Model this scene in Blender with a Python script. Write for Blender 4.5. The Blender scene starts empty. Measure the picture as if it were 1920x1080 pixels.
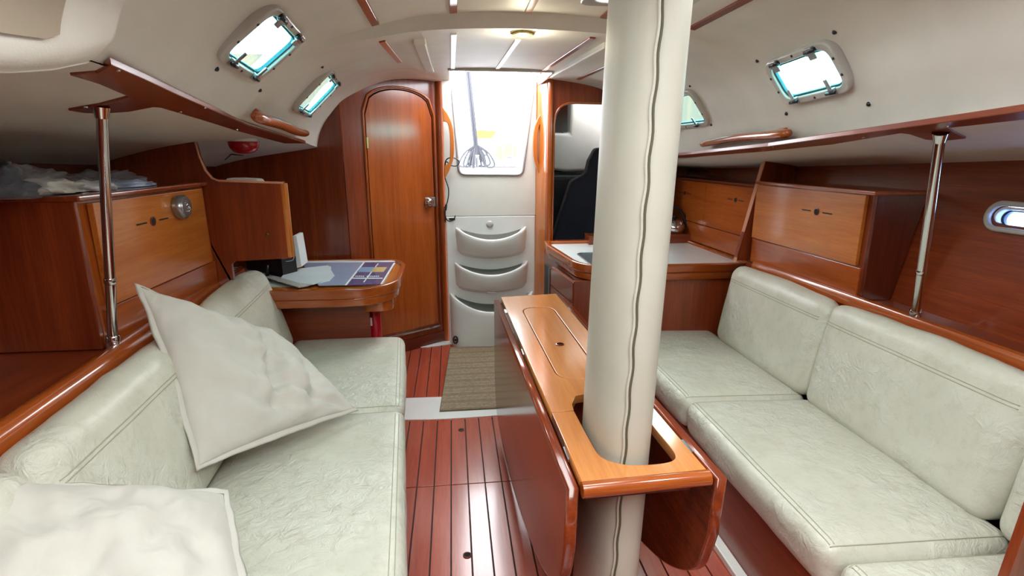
import bpy, bmesh, math, random
from mathutils import Vector, Matrix, noise
from mathutils.bvhtree import BVHTree
random.seed(7)
V = Vector
S = bpy.context.scene
COL = S.collection
PI = math.pi

# ------------------------------------------------------------ camera
FPX, PITCH, YAW, EYE = 995.0, math.radians(14.1), math.radians(6.3), 1.45
cd = bpy.data.cameras.new('camera'); cam = bpy.data.objects.new('camera', cd); COL.objects.link(cam)
cd.sensor_width = 36.0; cd.lens = FPX / 1920 * 36.0; cd.clip_start = 0.02; cd.clip_end = 500
cam.location = (0, 0, EYE); cam.rotation_euler = (PI/2 - PITCH, 0, -YAW)
S.camera = cam
C0 = V((0, 0, EYE))
FW = V((math.sin(YAW)*math.cos(PITCH), math.cos(YAW)*math.cos(PITCH), -math.sin(PITCH)))
RT = V((math.cos(YAW), -math.sin(YAW), 0)); UP = RT.cross(FW)

# ------------------------------------------------------------ world, light, exposure
w = bpy.data.worlds.new('world'); S.world = w; w.use_nodes = True
nt = w.node_tree; nt.nodes.clear()
wo = nt.nodes.new('ShaderNodeOutputWorld'); bg = nt.nodes.new('ShaderNodeBackground')
tc = nt.nodes.new('ShaderNodeTexCoord'); nz = nt.nodes.new('ShaderNodeTexNoise'); rp = nt.nodes.new('ShaderNodeValToRGB')
nz.inputs['Scale'].default_value = 2.2; nz.inputs['Detail'].default_value = 5
rp.color_ramp.elements[0].position = .35; rp.color_ramp.elements[0].color = (.86, .92, 1, 1)
rp.color_ramp.elements[1].position = .65; rp.color_ramp.elements[1].color = (1, 1, 1, 1)
nt.links.new(tc.outputs['Generated'], nz.inputs['Vector']); nt.links.new(nz.outputs['Fac'], rp.inputs['Fac'])
nt.links.new(rp.outputs['Color'], bg.inputs['Color']); nt.links.new(bg.outputs['Background'], wo.inputs['Surface'])
bg.inputs['Strength'].default_value = 13.0

def area(name, loc, target, sx, sy, watts, col=(1, 1, 1), portal=False):
    l = bpy.data.lights.new(name, 'AREA'); l.shape = 'RECTANGLE'; l.size = sx; l.size_y = sy; l.energy = watts; l.color = col
    o = bpy.data.objects.new(name, l); COL.objects.link(o); o.location = loc
    o.rotation_euler = (V(target) - V(loc)).to_track_quat('-Z', 'Y').to_euler()
    if portal: l.cycles.is_portal = True
    return o
area('portal_companionway', (.30, 4.03, 1.63), (.30, 0, 1.63), .62, .66, 1, portal=True)
area('portal_companionway_roof', (.30, 3.75, 1.985), (.30, 3.75, 0), .60, .50, 1, portal=True)
area('portal_deck_hatch', (.60, 1.38, 1.99), (.60, 1.38, 0), .32, .88, 1, portal=True)
area('portal_added_hatch', (.30, -.05, 2.02), (.30, -.05, 0), .90, 1.30, 1, portal=True)
# fill lamps added overhead out of frame; fittings built with the headliner
FILL_LAMPS = [(-.32, .55), (.95, .55), (-.24, 1.05)]
for i, (lx_, ly_) in enumerate(FILL_LAMPS):
    l = bpy.data.lights.new('added_fill_light', 'AREA'); l.shape = 'DISK'; l.size = .14; l.energy = 2.6; l.color = (1, .985, .94)
    o = bpy.data.objects.new('added_fill_light', l); COL.objects.link(o); o.location = (lx_, ly_, 1.80 if abs(lx_-.3) > .5 else 1.89); o.rotation_euler = (0, (lx_-.3)*.5, 0)
S.view_settings.view_transform = 'Standard'; S.view_settings.look = 'None'
S.view_settings.exposure = 0.30; S.view_settings.gamma = 1.0; S.view_settings.use_curve_mapping = False
S.cycles.use_denoising = True
S.cycles.max_bounces = 12; S.cycles.diffuse_bounces = 8; S.cycles.glossy_bounces = 5; S.cycles.transmission_bounces = 8
S.cycles.sample_clamp_indirect = 12.0
S.cycles.caustics_reflective = False; S.cycles.caustics_refractive = False

# ------------------------------------------------------------ measuring helpers (photo pixel -> point in the cabin)
def ray(x, y): return FW + RT*((x-960)/FPX) + UP*((540-y)/FPX)
def P(px, py, ax, v):
    d = ray(px, py); i = 'xyz'.index(ax); return C0 + d*((v - C0[i])/d[i])
def PP(px, py, p0, n):
    d = ray(px, py); n = V(n); return C0 + d*((V(p0)-C0).dot(n)/d.dot(n))

# ------------------------------------------------------------ materials
def nodes(name):
    m = bpy.data.materials.new(name); m.use_nodes = True; t = m.node_tree
    return m, t, t.nodes['Principled BSDF']
def setp(b, **k):
    for a, v in k.items():
        a = a.replace('_', ' ')
        if a in b.inputs: b.inputs[a].default_value = v
def rgb(h):
    h = h.lstrip('#'); c = [int(h[i:i+2], 16)/255 for i in (0, 2, 4)]
    return tuple((x/12.92 if x <= .04045 else ((x+.055)/1.055)**2.4) for x in c) + (1,)
def texmap(t, scale, co='Object', rot=(0, 0, 0)):
    tc = t.nodes.new('ShaderNodeTexCoord'); mp = t.nodes.new('ShaderNodeMapping')
    mp.inputs['Scale'].default_value = scale; mp.inputs['Rotation'].default_value = rot
    t.links.new(tc.outputs[co], mp.inputs['Vector']); return mp.outputs['Vector']
def noi(t, vec, s, det=4, rough=.55, dist=0):
    n = t.nodes.new('ShaderNodeTexNoise'); n.inputs['Scale'].default_value = s; n.inputs['Detail'].default_value = det
    n.inputs['Roughness'].default_value = rough; n.inputs['Distortion'].default_value = dist
    t.links.new(vec, n.inputs['Vector']); return n.outputs['Fac']
def ramp(t, f, stops):
    r = t.nodes.new('ShaderNodeValToRGB'); e = r.color_ramp.elements
    while len(e) < len(stops): e.new(.5)
    for i, (p, c) in enumerate(stops): e[i].position = p; e[i].color = c
    t.links.new(f, r.inputs['Fac']); return r.outputs['Color']
def mix(t, a, b, f, mode='MIX'):
    m = t.nodes.new('ShaderNodeMix'); m.data_type = 'RGBA'; m.blend_type = mode
    for s, v in ((6, a), (7, b)):
        if hasattr(v, 'node'): t.links.new(v, m.inputs[s])
        else: m.inputs[s].default_value = v
    if hasattr(f, 'node'): t.links.new(f, m.inputs[0])
    else: m.inputs[0].default_value = f
    return m.outputs[2]
def bump(t, b, h, strength, dist=.01, prev=None):
    n = t.nodes.new('ShaderNodeBump'); n.inputs['Strength'].default_value = strength; n.inputs['Distance'].default_value = dist
    t.links.new(h, n.inputs['Height'])
    if prev: t.links.new(prev, n.inputs['Normal'])
    t.links.new(n.outputs['Normal'], b.inputs['Normal']); return n.outputs['Normal']

_wood = {}
def wood(tone, axis, coat=.35, rough=.3):
    key = (tone, axis, coat, rough)
    if key in _wood: return _wood[key]
    lo, hi = {'red': ('#5e2110', '#99441f'), 'mid': ('#8a3d15', '#bd6125'), 'orange': ('#a9561c', '#cf7f36'),
              'dark': ('#471a10', '#6e2c18'), 'floor': ('#943a28', '#bb5a42'), 'table': ('#b56a30', '#d68f50')}[tone]
    m, t, b = nodes('wood_%s_%s' % (tone, axis))
    sc = [38, 38, 38]; sc['xyz'.index(axis)] = 1.6
    v = texmap(t, sc)
    f1 = noi(t, v, 1.0, 6, .6, .3)
    sc2 = [7, 7, 7]; sc2['xyz'.index(axis)] = .7
    f2 = noi(t, texmap(t, sc2), 1.0, 3, .5, .5)
    sc3 = [160, 160, 160]; sc3['xyz'.index(axis)] = 9
    f3 = noi(t, texmap(t, sc3), 1.0, 2, .6)
    c1 = ramp(t, f1, [(.3, rgb(lo)), (.7, rgb(hi))])
    c2 = ramp(t, f2, [(.3, rgb(lo)), (.72, rgb(hi))])
    c = mix(t, c1, c2, .55)
    c = mix(t, c, rgb(lo), ramp(t, f3, [(.35, (.35, .35, .35, 1)), (.55, (0, 0, 0, 1))]))
    t.links.new(c, b.inputs['Base Color'])
    setp(b, Roughness=rough, Coat_Weight=coat, Coat_Roughness=.12)
    bump(t, b, f3, .06, .002)
    _wood[key] = m; return m

def leather():
    m, t, b = nodes('cream_leather')
    v = texmap(t, (1, 1, 1))
    big = noi(t, v, 3.0, 3)
    c = mix(t, ramp(t, big, [(.3, rgb('#c3c1b2')), (.7, rgb('#d6d4c7'))]), rgb('#b7b29e'), ramp(t, noi(t, v, 26, 6, .7), [(.3, (.5, .5, .5, 1)), (.5, (0, 0, 0, 1))]))
    t.links.new(c, b.inputs['Base Color'])
    vo = t.nodes.new('ShaderNodeTexVoronoi'); vo.feature = 'DISTANCE_TO_EDGE'; vo.inputs['Scale'].default_value = 90
    t.links.new(v, vo.inputs['Vector'])
    cr = noi(t, v, 21, 6, .6, 1.3)
    crm = noi(t, v, 3.2, 2)
    mm = t.nodes.new('ShaderNodeMath'); mm.operation = 'MULTIPLY'
    t.links.new(cr, mm.inputs[0]); t.links.new(ramp(t, crm, [(.42, (.15, .15, .15, 1)), (.62, (1, 1, 1, 1))]), mm.inputs[1])
    n1 = bump(t, b, mm.outputs[0], .7, .02)
    bump(t, b, vo.outputs['Distance'], .12, .002, n1)
    setp(b, Roughness=.36, Coat_Weight=.12, Coat_Roughness=.3)
    return m
def plain(name, col, rough=.5, metal=0, bumpy=0, bs=60, coat=0, var=0):
    m, t, b = nodes(name); c = rgb(col)
    v = texmap(t, (1, 1, 1)); f = noi(t, v, bs, 4)
    lo = tuple(x*(1-.10-var) for x in c[:3]) + (1,)
    t.links.new(mix(t, c, lo, ramp(t, noi(t, v, 5, 3), [(.35, (0, 0, 0, 1)), (.75, (1, 1, 1, 1))])), b.inputs['Base Color'])
    if bumpy: bump(t, b, f, bumpy, .003)
    setp(b, Roughness=rough, Metallic=metal, Coat_Weight=coat)
    return m
def cloth(name, col):
    m, t, b = nodes(name)
    v = texmap(t, (1, 1, 1)); wv = t.nodes.new('ShaderNodeTexWave'); wv.inputs['Scale'].default_value = 260; wv.inputs['Distortion'].default_value = 1
    t.links.new(v, wv.inputs['Vector'])
    c = rgb(col); t.links.new(mix(t, c, tuple(x*.90 for x in c[:3])+(1,), noi(t, v, 7, 4)), b.inputs['Base Color'])
    n1 = bump(t, b, noi(t, v, 5, 2, .5, 1.2), .35, .06)
    bump(t, b, wv.outputs['Fac'], .08, .001, n1)
    setp(b, Roughness=.85, Sheen_Weight=.2); return m
def emis(name, col, s):
    m, t, b = nodes(name); setp(b, Base_Color=rgb(col), Emission_Color=rgb(col), Emission_Strength=s); return m
def glass(name, col, rough=0.0, alpha=1.0):
    m = bpy.data.materials.new(name); m.use_nodes = True; t = m.node_tree; t.nodes.clear()
    o = t.nodes.new('ShaderNodeOutputMaterial'); tr = t.nodes.new('ShaderNodeBsdfTransparent'); gl = t.nodes.new('ShaderNodeBsdfGlossy')
    mx = t.nodes.new('ShaderNodeMixShader')
    tr.inputs['Color'].default_value = rgb(col); gl.inputs['Roughness'].default_value = .02 + rough
    mx.inputs[0].default_value = .05; t.links.new(tr.outputs[0], mx.inputs[1]); t.links.new(gl.outputs[0], mx.inputs[2])
    t.links.new(mx.outputs[0], o.inputs['Surface']); return m

M = {}
M['leather'] = leather()
M['stitch'] = plain('stitching', '#a9a58f', .6)
M['mastleather'] = plain('mast_leather', '#bdb8ab', .5, bumpy=.15, bs=140)
M['thread'] = plain('dark_thread', '#57523f', .7)
M['liner'] = plain('headliner_vinyl', '#d9d6ce', .55, bumpy=.25, bs=220)
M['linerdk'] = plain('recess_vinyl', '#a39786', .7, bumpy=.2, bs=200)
M['grp'] = plain('white_gelcoat', '#e3e3e0', .28, coat=.3)
M['grip'] = plain('grey_tread_grip', '#605f57', .9, bumpy=.8, bs=400)
M['pillow'] = cloth('off_white_cotton', '#ccc7be')
M['mat'] = cloth('mat_cloth', '#948268')
M['chrome'] = plain('chrome', '#cfcfcf', .12, 1)
M['alu'] = plain('grey_metal', '#a8aaac', .3, .9)
M['dkmetal'] = plain('dark_metal', '#3b3d42', .35, .8)
M['black'] = plain('black_plastic', '#131317', .4)
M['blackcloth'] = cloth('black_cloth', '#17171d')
M['navy'] = cloth('navy_cloth', '#1b1f30')
M['frame'] = plain('grey_plastic_frame', '#b9b6b2', .35, coat=.3)
M['rubber'] = plain('blue_green_gasket', '#1c5f70', .5)
M['red'] = plain('red_plastic', '#b01224', .2, coat=.6)
M['white'] = plain('white_plastic', '#e8e8e8', .4)
M['paper'] = plain('paper', '#c9cdd0', .7)
M['bookblue'] = plain('chart_blue', '#a3aecb', .25, coat=.6)
M['booknavy'] = plain('cover_navy', '#5a5b8c', .25, coat=.6)
M['bookgold'] = plain('cover_gold', '#d3b578', .35, coat=.4)
M['booksky'] = plain('cover_sky', '#7fa6c8', .35, coat=.4)
M['pink'] = plain('edge_veneer', '#c98a6a', .45)
M['purple'] = plain('purple_yarn', '#3a2066', .9)
M['caulk'] = plain('black_caulk', '#2a120c', .6)
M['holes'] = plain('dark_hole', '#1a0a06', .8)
M['teal'] = glass('teal_acrylic', '#bff2f0')
M['tealpale'] = glass('pale_teal_acrylic', '#f7faf8')
M['clear'] = glass('clear_pane', '#dff6fb')
M['smoke'] = glass('pale_blue_pane', '#b5cdf2')
M['rope'] = plain('grey_rope', '#3c3d44', .9, bumpy=.6, bs=300)
M['green'] = plain('green_bank', '#5f8a42', .9)
M['rubberwhite'] = plain('white_rubber', '#d5d5d2', .5)
M['lamp'] = emis('lamp_glow', '#fff3a8', 6)
def plastic_bag():
    m, t, b = nodes('clear_plastic_bag')
    setp(b, Base_Color=rgb('#d8dce4'), Roughness=.08, Transmission_Weight=.6, IOR=1.2, Alpha=.32)
    bump(t, b, noi(t, texmap(t, (1, 1, 1)), 22, 5, .6, 2), .8, .03); return m
M['bag'] = plastic_bag()

# ------------------------------------------------------------ mesh helpers (all coordinates are cabin coordinates)
class B:
    def __init__(s): s.v = []; s.f = []
    def add(s, vs, fs):
        n = len(s.v); s.v += [V(p) for p in vs]; s.f += [tuple(i+n for i in f) for f in fs]; return s
    def hexa(s, c8):
        return s.add(c8, [(0, 3, 2, 1), (4, 5, 6, 7), (0, 1, 5, 4), (1, 2, 6, 5), (2, 3, 7, 6), (3, 0, 4, 7)])
    def box(s, lo, hi):
        (a, b, c), (d, e, f) = lo, hi
        return s.hexa([(a, b, c), (d, b, c), (d, e, c), (a, e, c), (a, b, f), (d, b, f), (d, e, f), (a, e, f)])
    def obox(s, c, u, v, w_):      # centre and three half-axes
        c, u, v, w_ = V(c), V(u), V(v), V(w_)
        return s.hexa([c-u-v-w_, c+u-v-w_, c+u+v-w_, c-u+v-w_, c-u-v+w_, c+u-v+w_, c+u+v+w_, c-u+v+w_])
    def prism(s, poly, off):
        n = len(poly); off = V(off)
        return s.add([V(p) for p in poly] + [V(p)+off for p in poly],
                     [tuple(range(n))[::-1], tuple(range(n, 2*n))] + [(i, (i+1) % n, n+(i+1) % n, n+i) for i in range(n)])
    def tube(s, pts, r, n=10, closed=False, cap=True, flat=None):
        pts = [V(p) for p in pts]; m = len(pts); vs = []; fs = []
        up = None
        for i, p in enumerate(pts):
            a = pts[(i-1) % m] if (closed or i) else p; b = pts[(i+1) % m] if (closed or i < m-1) else p
            t = (b-a).normalized()
            if up is None: up = t.orthogonal().normalized()
            up = (up - t*up.dot(t)).normalized(); sd = t.cross(up)
            rr = r[i] if isinstance(r, (list, tuple)) else r
            for k in range(n):
                q = 2*PI*k/n; vs.append(p + up*(math.cos(q)*rr) + sd*(math.sin(q)*rr))
        for i in range(m if closed else m-1):
            for k in range(n):
                j = (i+1) % m; fs.append((i*n+k, i*n+(k+1) % n, j*n+(k+1) % n, j*n+k))
        if cap and not closed:
            fs.append(tuple(range(n))[::-1]); fs.append(tuple((m-1)*n+k for k in range(n)))
        return s.add(vs, fs)
    def lathe(s, c, ax, prof, n=20, caps=True):      # prof: (radius, height) pairs along ax
        c = V(c); ax = V(ax).normalized(); u = ax.orthogonal().normalized(); v = ax.cross(u); vs = []; fs = []
        for r, h in prof:
            for k in range(n):
                q = 2*PI*k/n; vs.append(c + ax*h + u*(r*math.cos(q)) + v*(r*math.sin(q)))
        for i in range(len(prof)-1):
            for k in range(n): fs.append((i*n+k, i*n+(k+1) % n, (i+1)*n+(k+1) % n, (i+1)*n+k))
        if caps: fs.append(tuple(range(n))[::-1]); fs.append(tuple((len(prof)-1)*n+k for k in range(n)))
        return s.add(vs, fs)
    def grid(s, rows, closed=False):
        m = len(rows[0]); vs = [p for r in rows for p in r]; fs = []
        for i in range(len(rows)-1):
            for k in range(m if closed else m-1): fs.append((i*m+k, i*m+(k+1) % m, (i+1)*m+(k+1) % m, (i+1)*m+k))
        return s.add(vs, fs)

def mesh_of(name, b):
    me = bpy.data.meshes.new(name); me.from_pydata([tuple(p) for p in b.v], [], b.f); me.update(); return me
def mk(name, b, mat, parent=None, smooth=False, bev=0, seg=2, label=None, cat=None, group=None, kind=None, sub=0, me=None, angle=35):
    """link ONE mesh object; vertices come in cabin coordinates"""
    if me is None: me = mesh_of(name, b)
    bm = bmesh.new(); bm.from_mesh(me); bmesh.ops.recalc_face_normals(bm, faces=bm.faces); bm.to_mesh(me); bm.free()
    o = bpy.data.objects.new(name, me); COL.objects.link(o)
    if parent is not None:
        org = V((0, 0, 0)); p = parent
        while p is not None: org += V(p.location); p = p.parent
        o.parent = parent
    else:
        xs = [v.co for v in me.vertices]
        org = V((sum(v.x for v in xs)/len(xs), sum(v.y for v in xs)/len(xs), min(v.z for v in xs)))
        o.location = org
    for v in me.vertices: v.co -= org
    me.materials.append(mat)
    if smooth:
        for p in me.polygons: p.use_smooth = True
    if bev:
        m = o.modifiers.new('bevel', 'BEVEL'); m.width = bev; m.segments = seg; m.limit_method = 'ANGLE'; m.angle_limit = math.radians(angle)
    if sub:
        m = o.modifiers.new('sub', 'SUBSURF'); m.levels = m.render_levels = sub
    if smooth == 'auto' or (bev and smooth):
        me.set_sharp_from_angle(angle=math.radians(40)) if not bev else None
    tag(o, label, cat, group, kind); return o
def tag(o, label=None, cat=None, group=None, kind=None):
    if label: o['label'] = label
    if cat: o['category'] = cat
    if group: o['group'] = group
    if kind: o['kind'] = kind
    return o
def thing(name, loc, label, cat, group=None, kind=None):
    o = bpy.data.objects.new(name, None); COL.objects.link(o); o.location = loc; o.empty_display_size = .05
    return tag(o, label, cat, group, kind)
def rnd(pts, r, n=6):
    """round the corners of a 2D polygon; r a number or one per corner"""
    out = []; m = len(pts)
    for i in range(m):
        p = V(pts[i]); a = V(pts[i-1]); c = V(pts[(i+1) % m]); rr = r[i] if isinstance(r, (list, tuple)) else r
        if rr <= 0: out.append(tuple(p)); continue
        d1 = (a-p); d2 = (c-p); l1, l2 = d1.length, d2.length; d1.normalize(); d2.normalize()
        ang = d1.angle(d2); t = min(rr/math.tan(ang/2), l1*.49, l2*.49)
        p1 = p+d1*t; p2 = p+d2*t
        for k in range(n+1):
            s = k/n; out.append(tuple(p1*(1-s)**2 + p*2*s*(1-s) + p2*s*s))
    return out
def plate_mesh(name, outer, holes, org, u, v, th, bv=0, res=2):
    """flat plate with holes, rounded rim; 2D outline in (u,v) from org; extends by th along u x v, starting at org"""
    cu = bpy.data.curves.new(name, 'CURVE'); cu.dimensions = '2D'; cu.fill_mode = 'BOTH'
    for lp in [outer]+list(holes):
        sp = cu.splines.new('POLY'); sp.points.add(len(lp)-1)
        for i, p in enumerate(lp): sp.points[i].co = (p[0], p[1], 0, 1)
        sp.use_cyclic_u = True
    cu.extrude = max(th/2-bv, 1e-4); cu.bevel_depth = bv; cu.bevel_resolution = res; cu.offset = -bv
    ob = bpy.data.objects.new(name, cu); COL.objects.link(ob)
    dg = bpy.context.evaluated_depsgraph_get(); me = bpy.data.meshes.new_from_object(ob.evaluated_get(dg))
    bpy.data.objects.remove(ob); bpy.data.curves.remove(cu)
    bm = bmesh.new(); bm.from_mesh(me); bmesh.ops.remove_doubles(bm, verts=bm.verts, dist=1e-5); bm.to_mesh(me); bm.free()
    u = V(u).normalized(); v = V(v).normalized(); n = u.cross(v); org = V(org)
    for q in me.vertices: q.co = org + u*q.co.x + v*q.co.y + n*(q.co.z+th/2)
    me.materials.clear(); return me
def plate(name, outer, holes, org, u, v, th, mat, parent=None, bv=0, res=2, **k):
    return mk(name, None, mat, parent, me=plate_mesh(name, outer, holes, org, u, v, th, bv, res), **k)
def circ(cx, cy, r, n=20, ry=None): return [(cx+r*math.cos(2*PI*i/n), cy+(ry or r)*math.sin(2*PI*i/n)) for i in range(n)]
def lerp(a, b, t): return a + (b-a)*t
def trilin(c, u, v, w_):
    a = lerp(lerp(c[0], c[1], u), lerp(c[3], c[2], u), v); b = lerp(lerp(c[4], c[5], u), lerp(c[7], c[6], u), v); return lerp(a, b, w_)
def cushion(c8, r, puff=.012, n=22, wob=.004, seed=0, pw=None):
    """soft rounded block filling the hexahedron c8 (bottom ring, top ring), edges rounded by r, faces bulging"""
    c = [V(p) for p in c8]
    hx = ((c[1]-c[0]).length+(c[6]-c[7]).length)/4; hy = ((c[3]-c[0]).length+(c[7]-c[4]).length)/4; hz = ((c[4]-c[0]).length+(c[6]-c[2]).length)/4
    r = min(r, hx*.98, hy*.98, hz*.98); b = B(); key = {}
    def samp(h):   # parameters dense near the rounded edge
        k = 5; a = [-h + r*(1-math.cos(PI/2*i/k)) for i in range(k)]
        m = max(2, int(n*(h/max(hx, hy, hz)))); mid = [(-h+r) + (2*h-2*r)*i/m for i in range(m+1)]
        return a + mid + [-x for x in a[::-1]]
    sx, sy, sz = samp(hx), samp(hy), samp(hz)
    def vert(x, y, z):
        q = V((x, y, z)); inner = V((max(-hx+r, min(hx-r, x)), max(-hy+r, min(hy-r, y)), max(-hz+r, min(hz-r, z))))
        d = q-inner
        # project cube-surface point to the rounded box
        if d.length > 1e-9: q = inner + d.normalized()*r
        k = tuple(round(t, 6) for t in q)
        if k in key: return key[k]
        fx, fy, fz = q.x/hx, q.y/hy, q.z/hz
        ux, uy, uz = 1-fx*fx, 1-fy*fy, 1-fz*fz
        q.z += puff*ux*uy*(1 if fz > 0 else -1)*abs(fz)
        q.y += puff*ux*uz*(1 if fy > 0 else -1)*abs(fy)*.7
        q.x += puff*uy*uz*(1 if fx > 0 else -1)*abs(fx)*.7
        p = trilin(c, q.x/hx/2+.5, q.y/hy/2+.5, q.z/hz/2+.5)
        nn = noise.noise(p*6+V((seed*3.1, 0, 0)))*wob + noise.noise(p*17+V((seed, 5, 0)))*wob*.45
        p = p + (p-trilin(c, .5, .5, .5)).normalized()*nn
        key[k] = len(b.v); b.v.append(p); return key[k]
    def face(A, Bs, f):
        for i in range(len(A)-1):
            for j in range(len(Bs)-1):
                q = [f(A[i], Bs[j]), f(A[i+1], Bs[j]), f(A[i+1], Bs[j+1]), f(A[i], Bs[j+1])]
                q = [vert(*t) for t in q]; uq = []
                for t in q:
                    if t not in uq: uq.append(t)
                if len(uq) > 2: b.f.append(tuple(uq))
    face(sx, sy, lambda a, d: (a, d, -hz)); face(sx, sy, lambda a, d: (a, d, hz))
    face(sx, sz, lambda a, d: (a, -hy, d)); face(sx, sz, lambda a, d: (a, hy, d))
    face(sy, sz, lambda a, d: (-hx, a, d)); face(sy, sz, lambda a, d: (hx, a, d))
    return b
def on_surface(bvh, p, n, off=.0015):
    h = bvh.ray_cast(V(p)+V(n)*.25, -V(n), .6)
    return (h[0]+h[1]*off) if h[0] is not None else V(p)
def bvh_of(b): return BVHTree.FromPolygons([tuple(p) for p in b.v], b.f)
def ease(pts, n=8):
    """Catmull-Rom through points"""
    pts = [V(p) for p in pts]; out = []
    for i in range(len(pts)-1):
        p0 = pts[max(i-1, 0)]; p1 = pts[i]; p2 = pts[i+1]; p3 = pts[min(i+2, len(pts)-1)]
        for k in range(n):
            t = k/n; out.append(.5*((2*p1)+(p2-p0)*t+(2*p0-5*p1+4*p2-p3)*t*t+(3*p1-p0-3*p2+p3)*t**3))
    out.append(pts[-1]); return out

def UV(px, py, org, u, v):
    u = V(u).normalized(); v = V(v).normalized(); p = PP(px, py, org, u.cross(v)) - V(org); return (p.dot(u), p.dot(v))

# ============================================================ ROOF (coachroof headliner) and side-deck undersides
LS = {  # y: (x, z) control points from the left handrail strip to the crown
 -1.2: [(-.66, 1.70), (-.62, 1.74), (-.55, 1.80), (-.45, 1.87), (-.28, 1.92), (0, 1.955), (.30, 1.96)],
 1.3: [(-.71, 1.63), (-.66, 1.675), (-.58, 1.76), (-.49, 1.845), (-.35, 1.89), (-.05, 1.945), (.30, 1.96)],
 2.1: [(-.765, 1.575), (-.71, 1.625), (-.63, 1.705), (-.52, 1.80), (-.37, 1.865), (-.08, 1.935), (.30, 1.955)],
 2.9: [(-.80, 1.535), (-.76, 1.60), (-.69, 1.70), (-.58, 1.81), (-.38, 1.90), (-.05, 1.945), (.30, 1.955)],
 3.6: [(-.86, 1.50), (-.83, 1.60), (-.76, 1.70), (-.63, 1.82), (-.37, 1.94), (-.03, 1.955), (.30, 1.96)],
 4.6: [(-.88, 1.47), (-.86, 1.57), (-.80, 1.70), (-.66, 1.83), (-.37, 1.95), (-.03, 1.96), (.30, 1.96)]}
RS = {
 -1.2: [(1.18, 1.66), (1.15, 1.70), (1.10, 1.76), (1.02, 1.84), (.88, 1.90), (.60, 1.94)],
 1.3: [(1.31, 1.525), (1.29, 1.58), (1.245, 1.66), (1.165, 1.785), (1.00, 1.87), (.68, 1.93)],
 2.1: [(1.345, 1.485), (1.32, 1.55), (1.27, 1.65), (1.18, 1.775), (1.01, 1.865), (.68, 1.93)],
 2.9: [(1.39, 1.445), (1.365, 1.53), (1.32, 1.64), (1.22, 1.77), (1.02, 1.88), (.68, 1.94)],
 3.6: [(1.44, 1.41), (1.41, 1.50), (1.36, 1.62), (1.25, 1.77), (1.02, 1.89), (.68, 1.945)],
 4.6: [(1.46, 1.38), (1.44, 1.48), (1.38, 1.62), (1.27, 1.78), (1.02, 1.90), (.68, 1.95)]}
def st(D, y):
    ks = sorted(D); y = max(ks[0], min(ks[-1], y))
    for a, b in zip(ks, ks[1:]):
        if y <= b:
            t = (y-a)/(b-a); return [(lerp(p[0], q[0], t), lerp(p[1], q[1], t)) for p, q in zip(D[a], D[b])]
def drop(x, y):      # the ceiling behind the arched frame lies lower
    if y < 2.13: return 0
    k = max(0, 1-(abs(x-.27)/.92)**2.2)
    return .05*k*max(0, min(1, (3.45-y)/1.3*.9+.1))
def roof_row(y, up=0):
    l = st(LS, y); r = st(RS, y)
    prof = ease([V((x, 0, z)) for x, z in l + r[::-1]], 6)
    return [V((p.x, y, p.z - drop(p.x, y) + up)) for p in prof]
def edgeL(y): x, z = st(LS, y)[0]; return V((x, y, z))
def edgeR(y): x, z = st(RS, y)[0]; return V((x, y, z))
ys = [-1.2, -.6, 0, .3, .6, .9, 1.1, 1.3, 1.5, 1.7, 1.85, 2.0, 2.11, 2.135, 2.3, 2.5, 2.7, 2.9, 3.1, 3.3, 3.5, 3.65, 3.85, 4.26]
b = B(); n = len(roof_row(0))
rows = [roof_row(y) for y in ys]; b.grid(rows)
roofb = bvh_of(b)
def out_rows():
    o = []
    for r in rows:
        q = []
        for i, p in enumerate(r):
            a = r[max(0, i-1)]; c = r[min(len(r)-1, i+1)]; t = (c-a).normalized(); q.append(p + V((-t.z, 0, t.x))*.028)
        o.append(q)
    return o
ot = out_rows()
bb = B(); m_ = len(rows)
bb.grid(rows); bb.grid(ot); k = m_*n
fs = []
for i in range(m_-1):
    fs += [(i*n, (i+1)*n, k+(i+1)*n, k+i*n), (i*n+n-1, (i+1)*n+n-1, k+(i+1)*n+n-1, k+i*n+n-1)]
for j in range(n-1):
    fs += [(j, j+1, k+j+1, k+j), ((m_-1)*n+j, (m_-1)*n+j+1, k+(m_-1)*n+j+1, k+(m_-1)*n+j)]
bb.f += fs
ceiling = mk('ceiling', bb, M['liner'], smooth=True, label='cream padded headliner arching over the whole cabin', cat='ceiling', kind='structure')
def roofpx(px, py):
    d = ray(px, py).normalized(); h = roofb.ray_cast(C0, d, 12)
    if h[0] is None: return P(px, py, 'z', 1.9), V((0, 0, -1))
    nn = h[1]; nn = nn if nn.dot(d) < 0 else -nn
    return h[0], nn
cutters = []
def cutter(bm_):
    me = mesh_of('cutter', bm_)
    x = bmesh.new(); x.from_mesh(me); bmesh.ops.recalc_face_normals(x, faces=x.faces); x.to_mesh(me); x.free()
    o = bpy.data.objects.new('cutter', me); COL.objects.link(o); cutters.append(o)
cutter(B().box((.0, 3.42, 1.7), (.62, 4.3, 2.4)))          # companionway
cutter(B().box((.44, .95, 1.7), (.76, 1.82, 2.4)))         # saloon hatch beside the mast
cutter(B().box((-.15, -.70, 1.7), (.75, .60, 2.4)))         # added forward hatch, out of frame, enlarged to brighten the cabin

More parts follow.
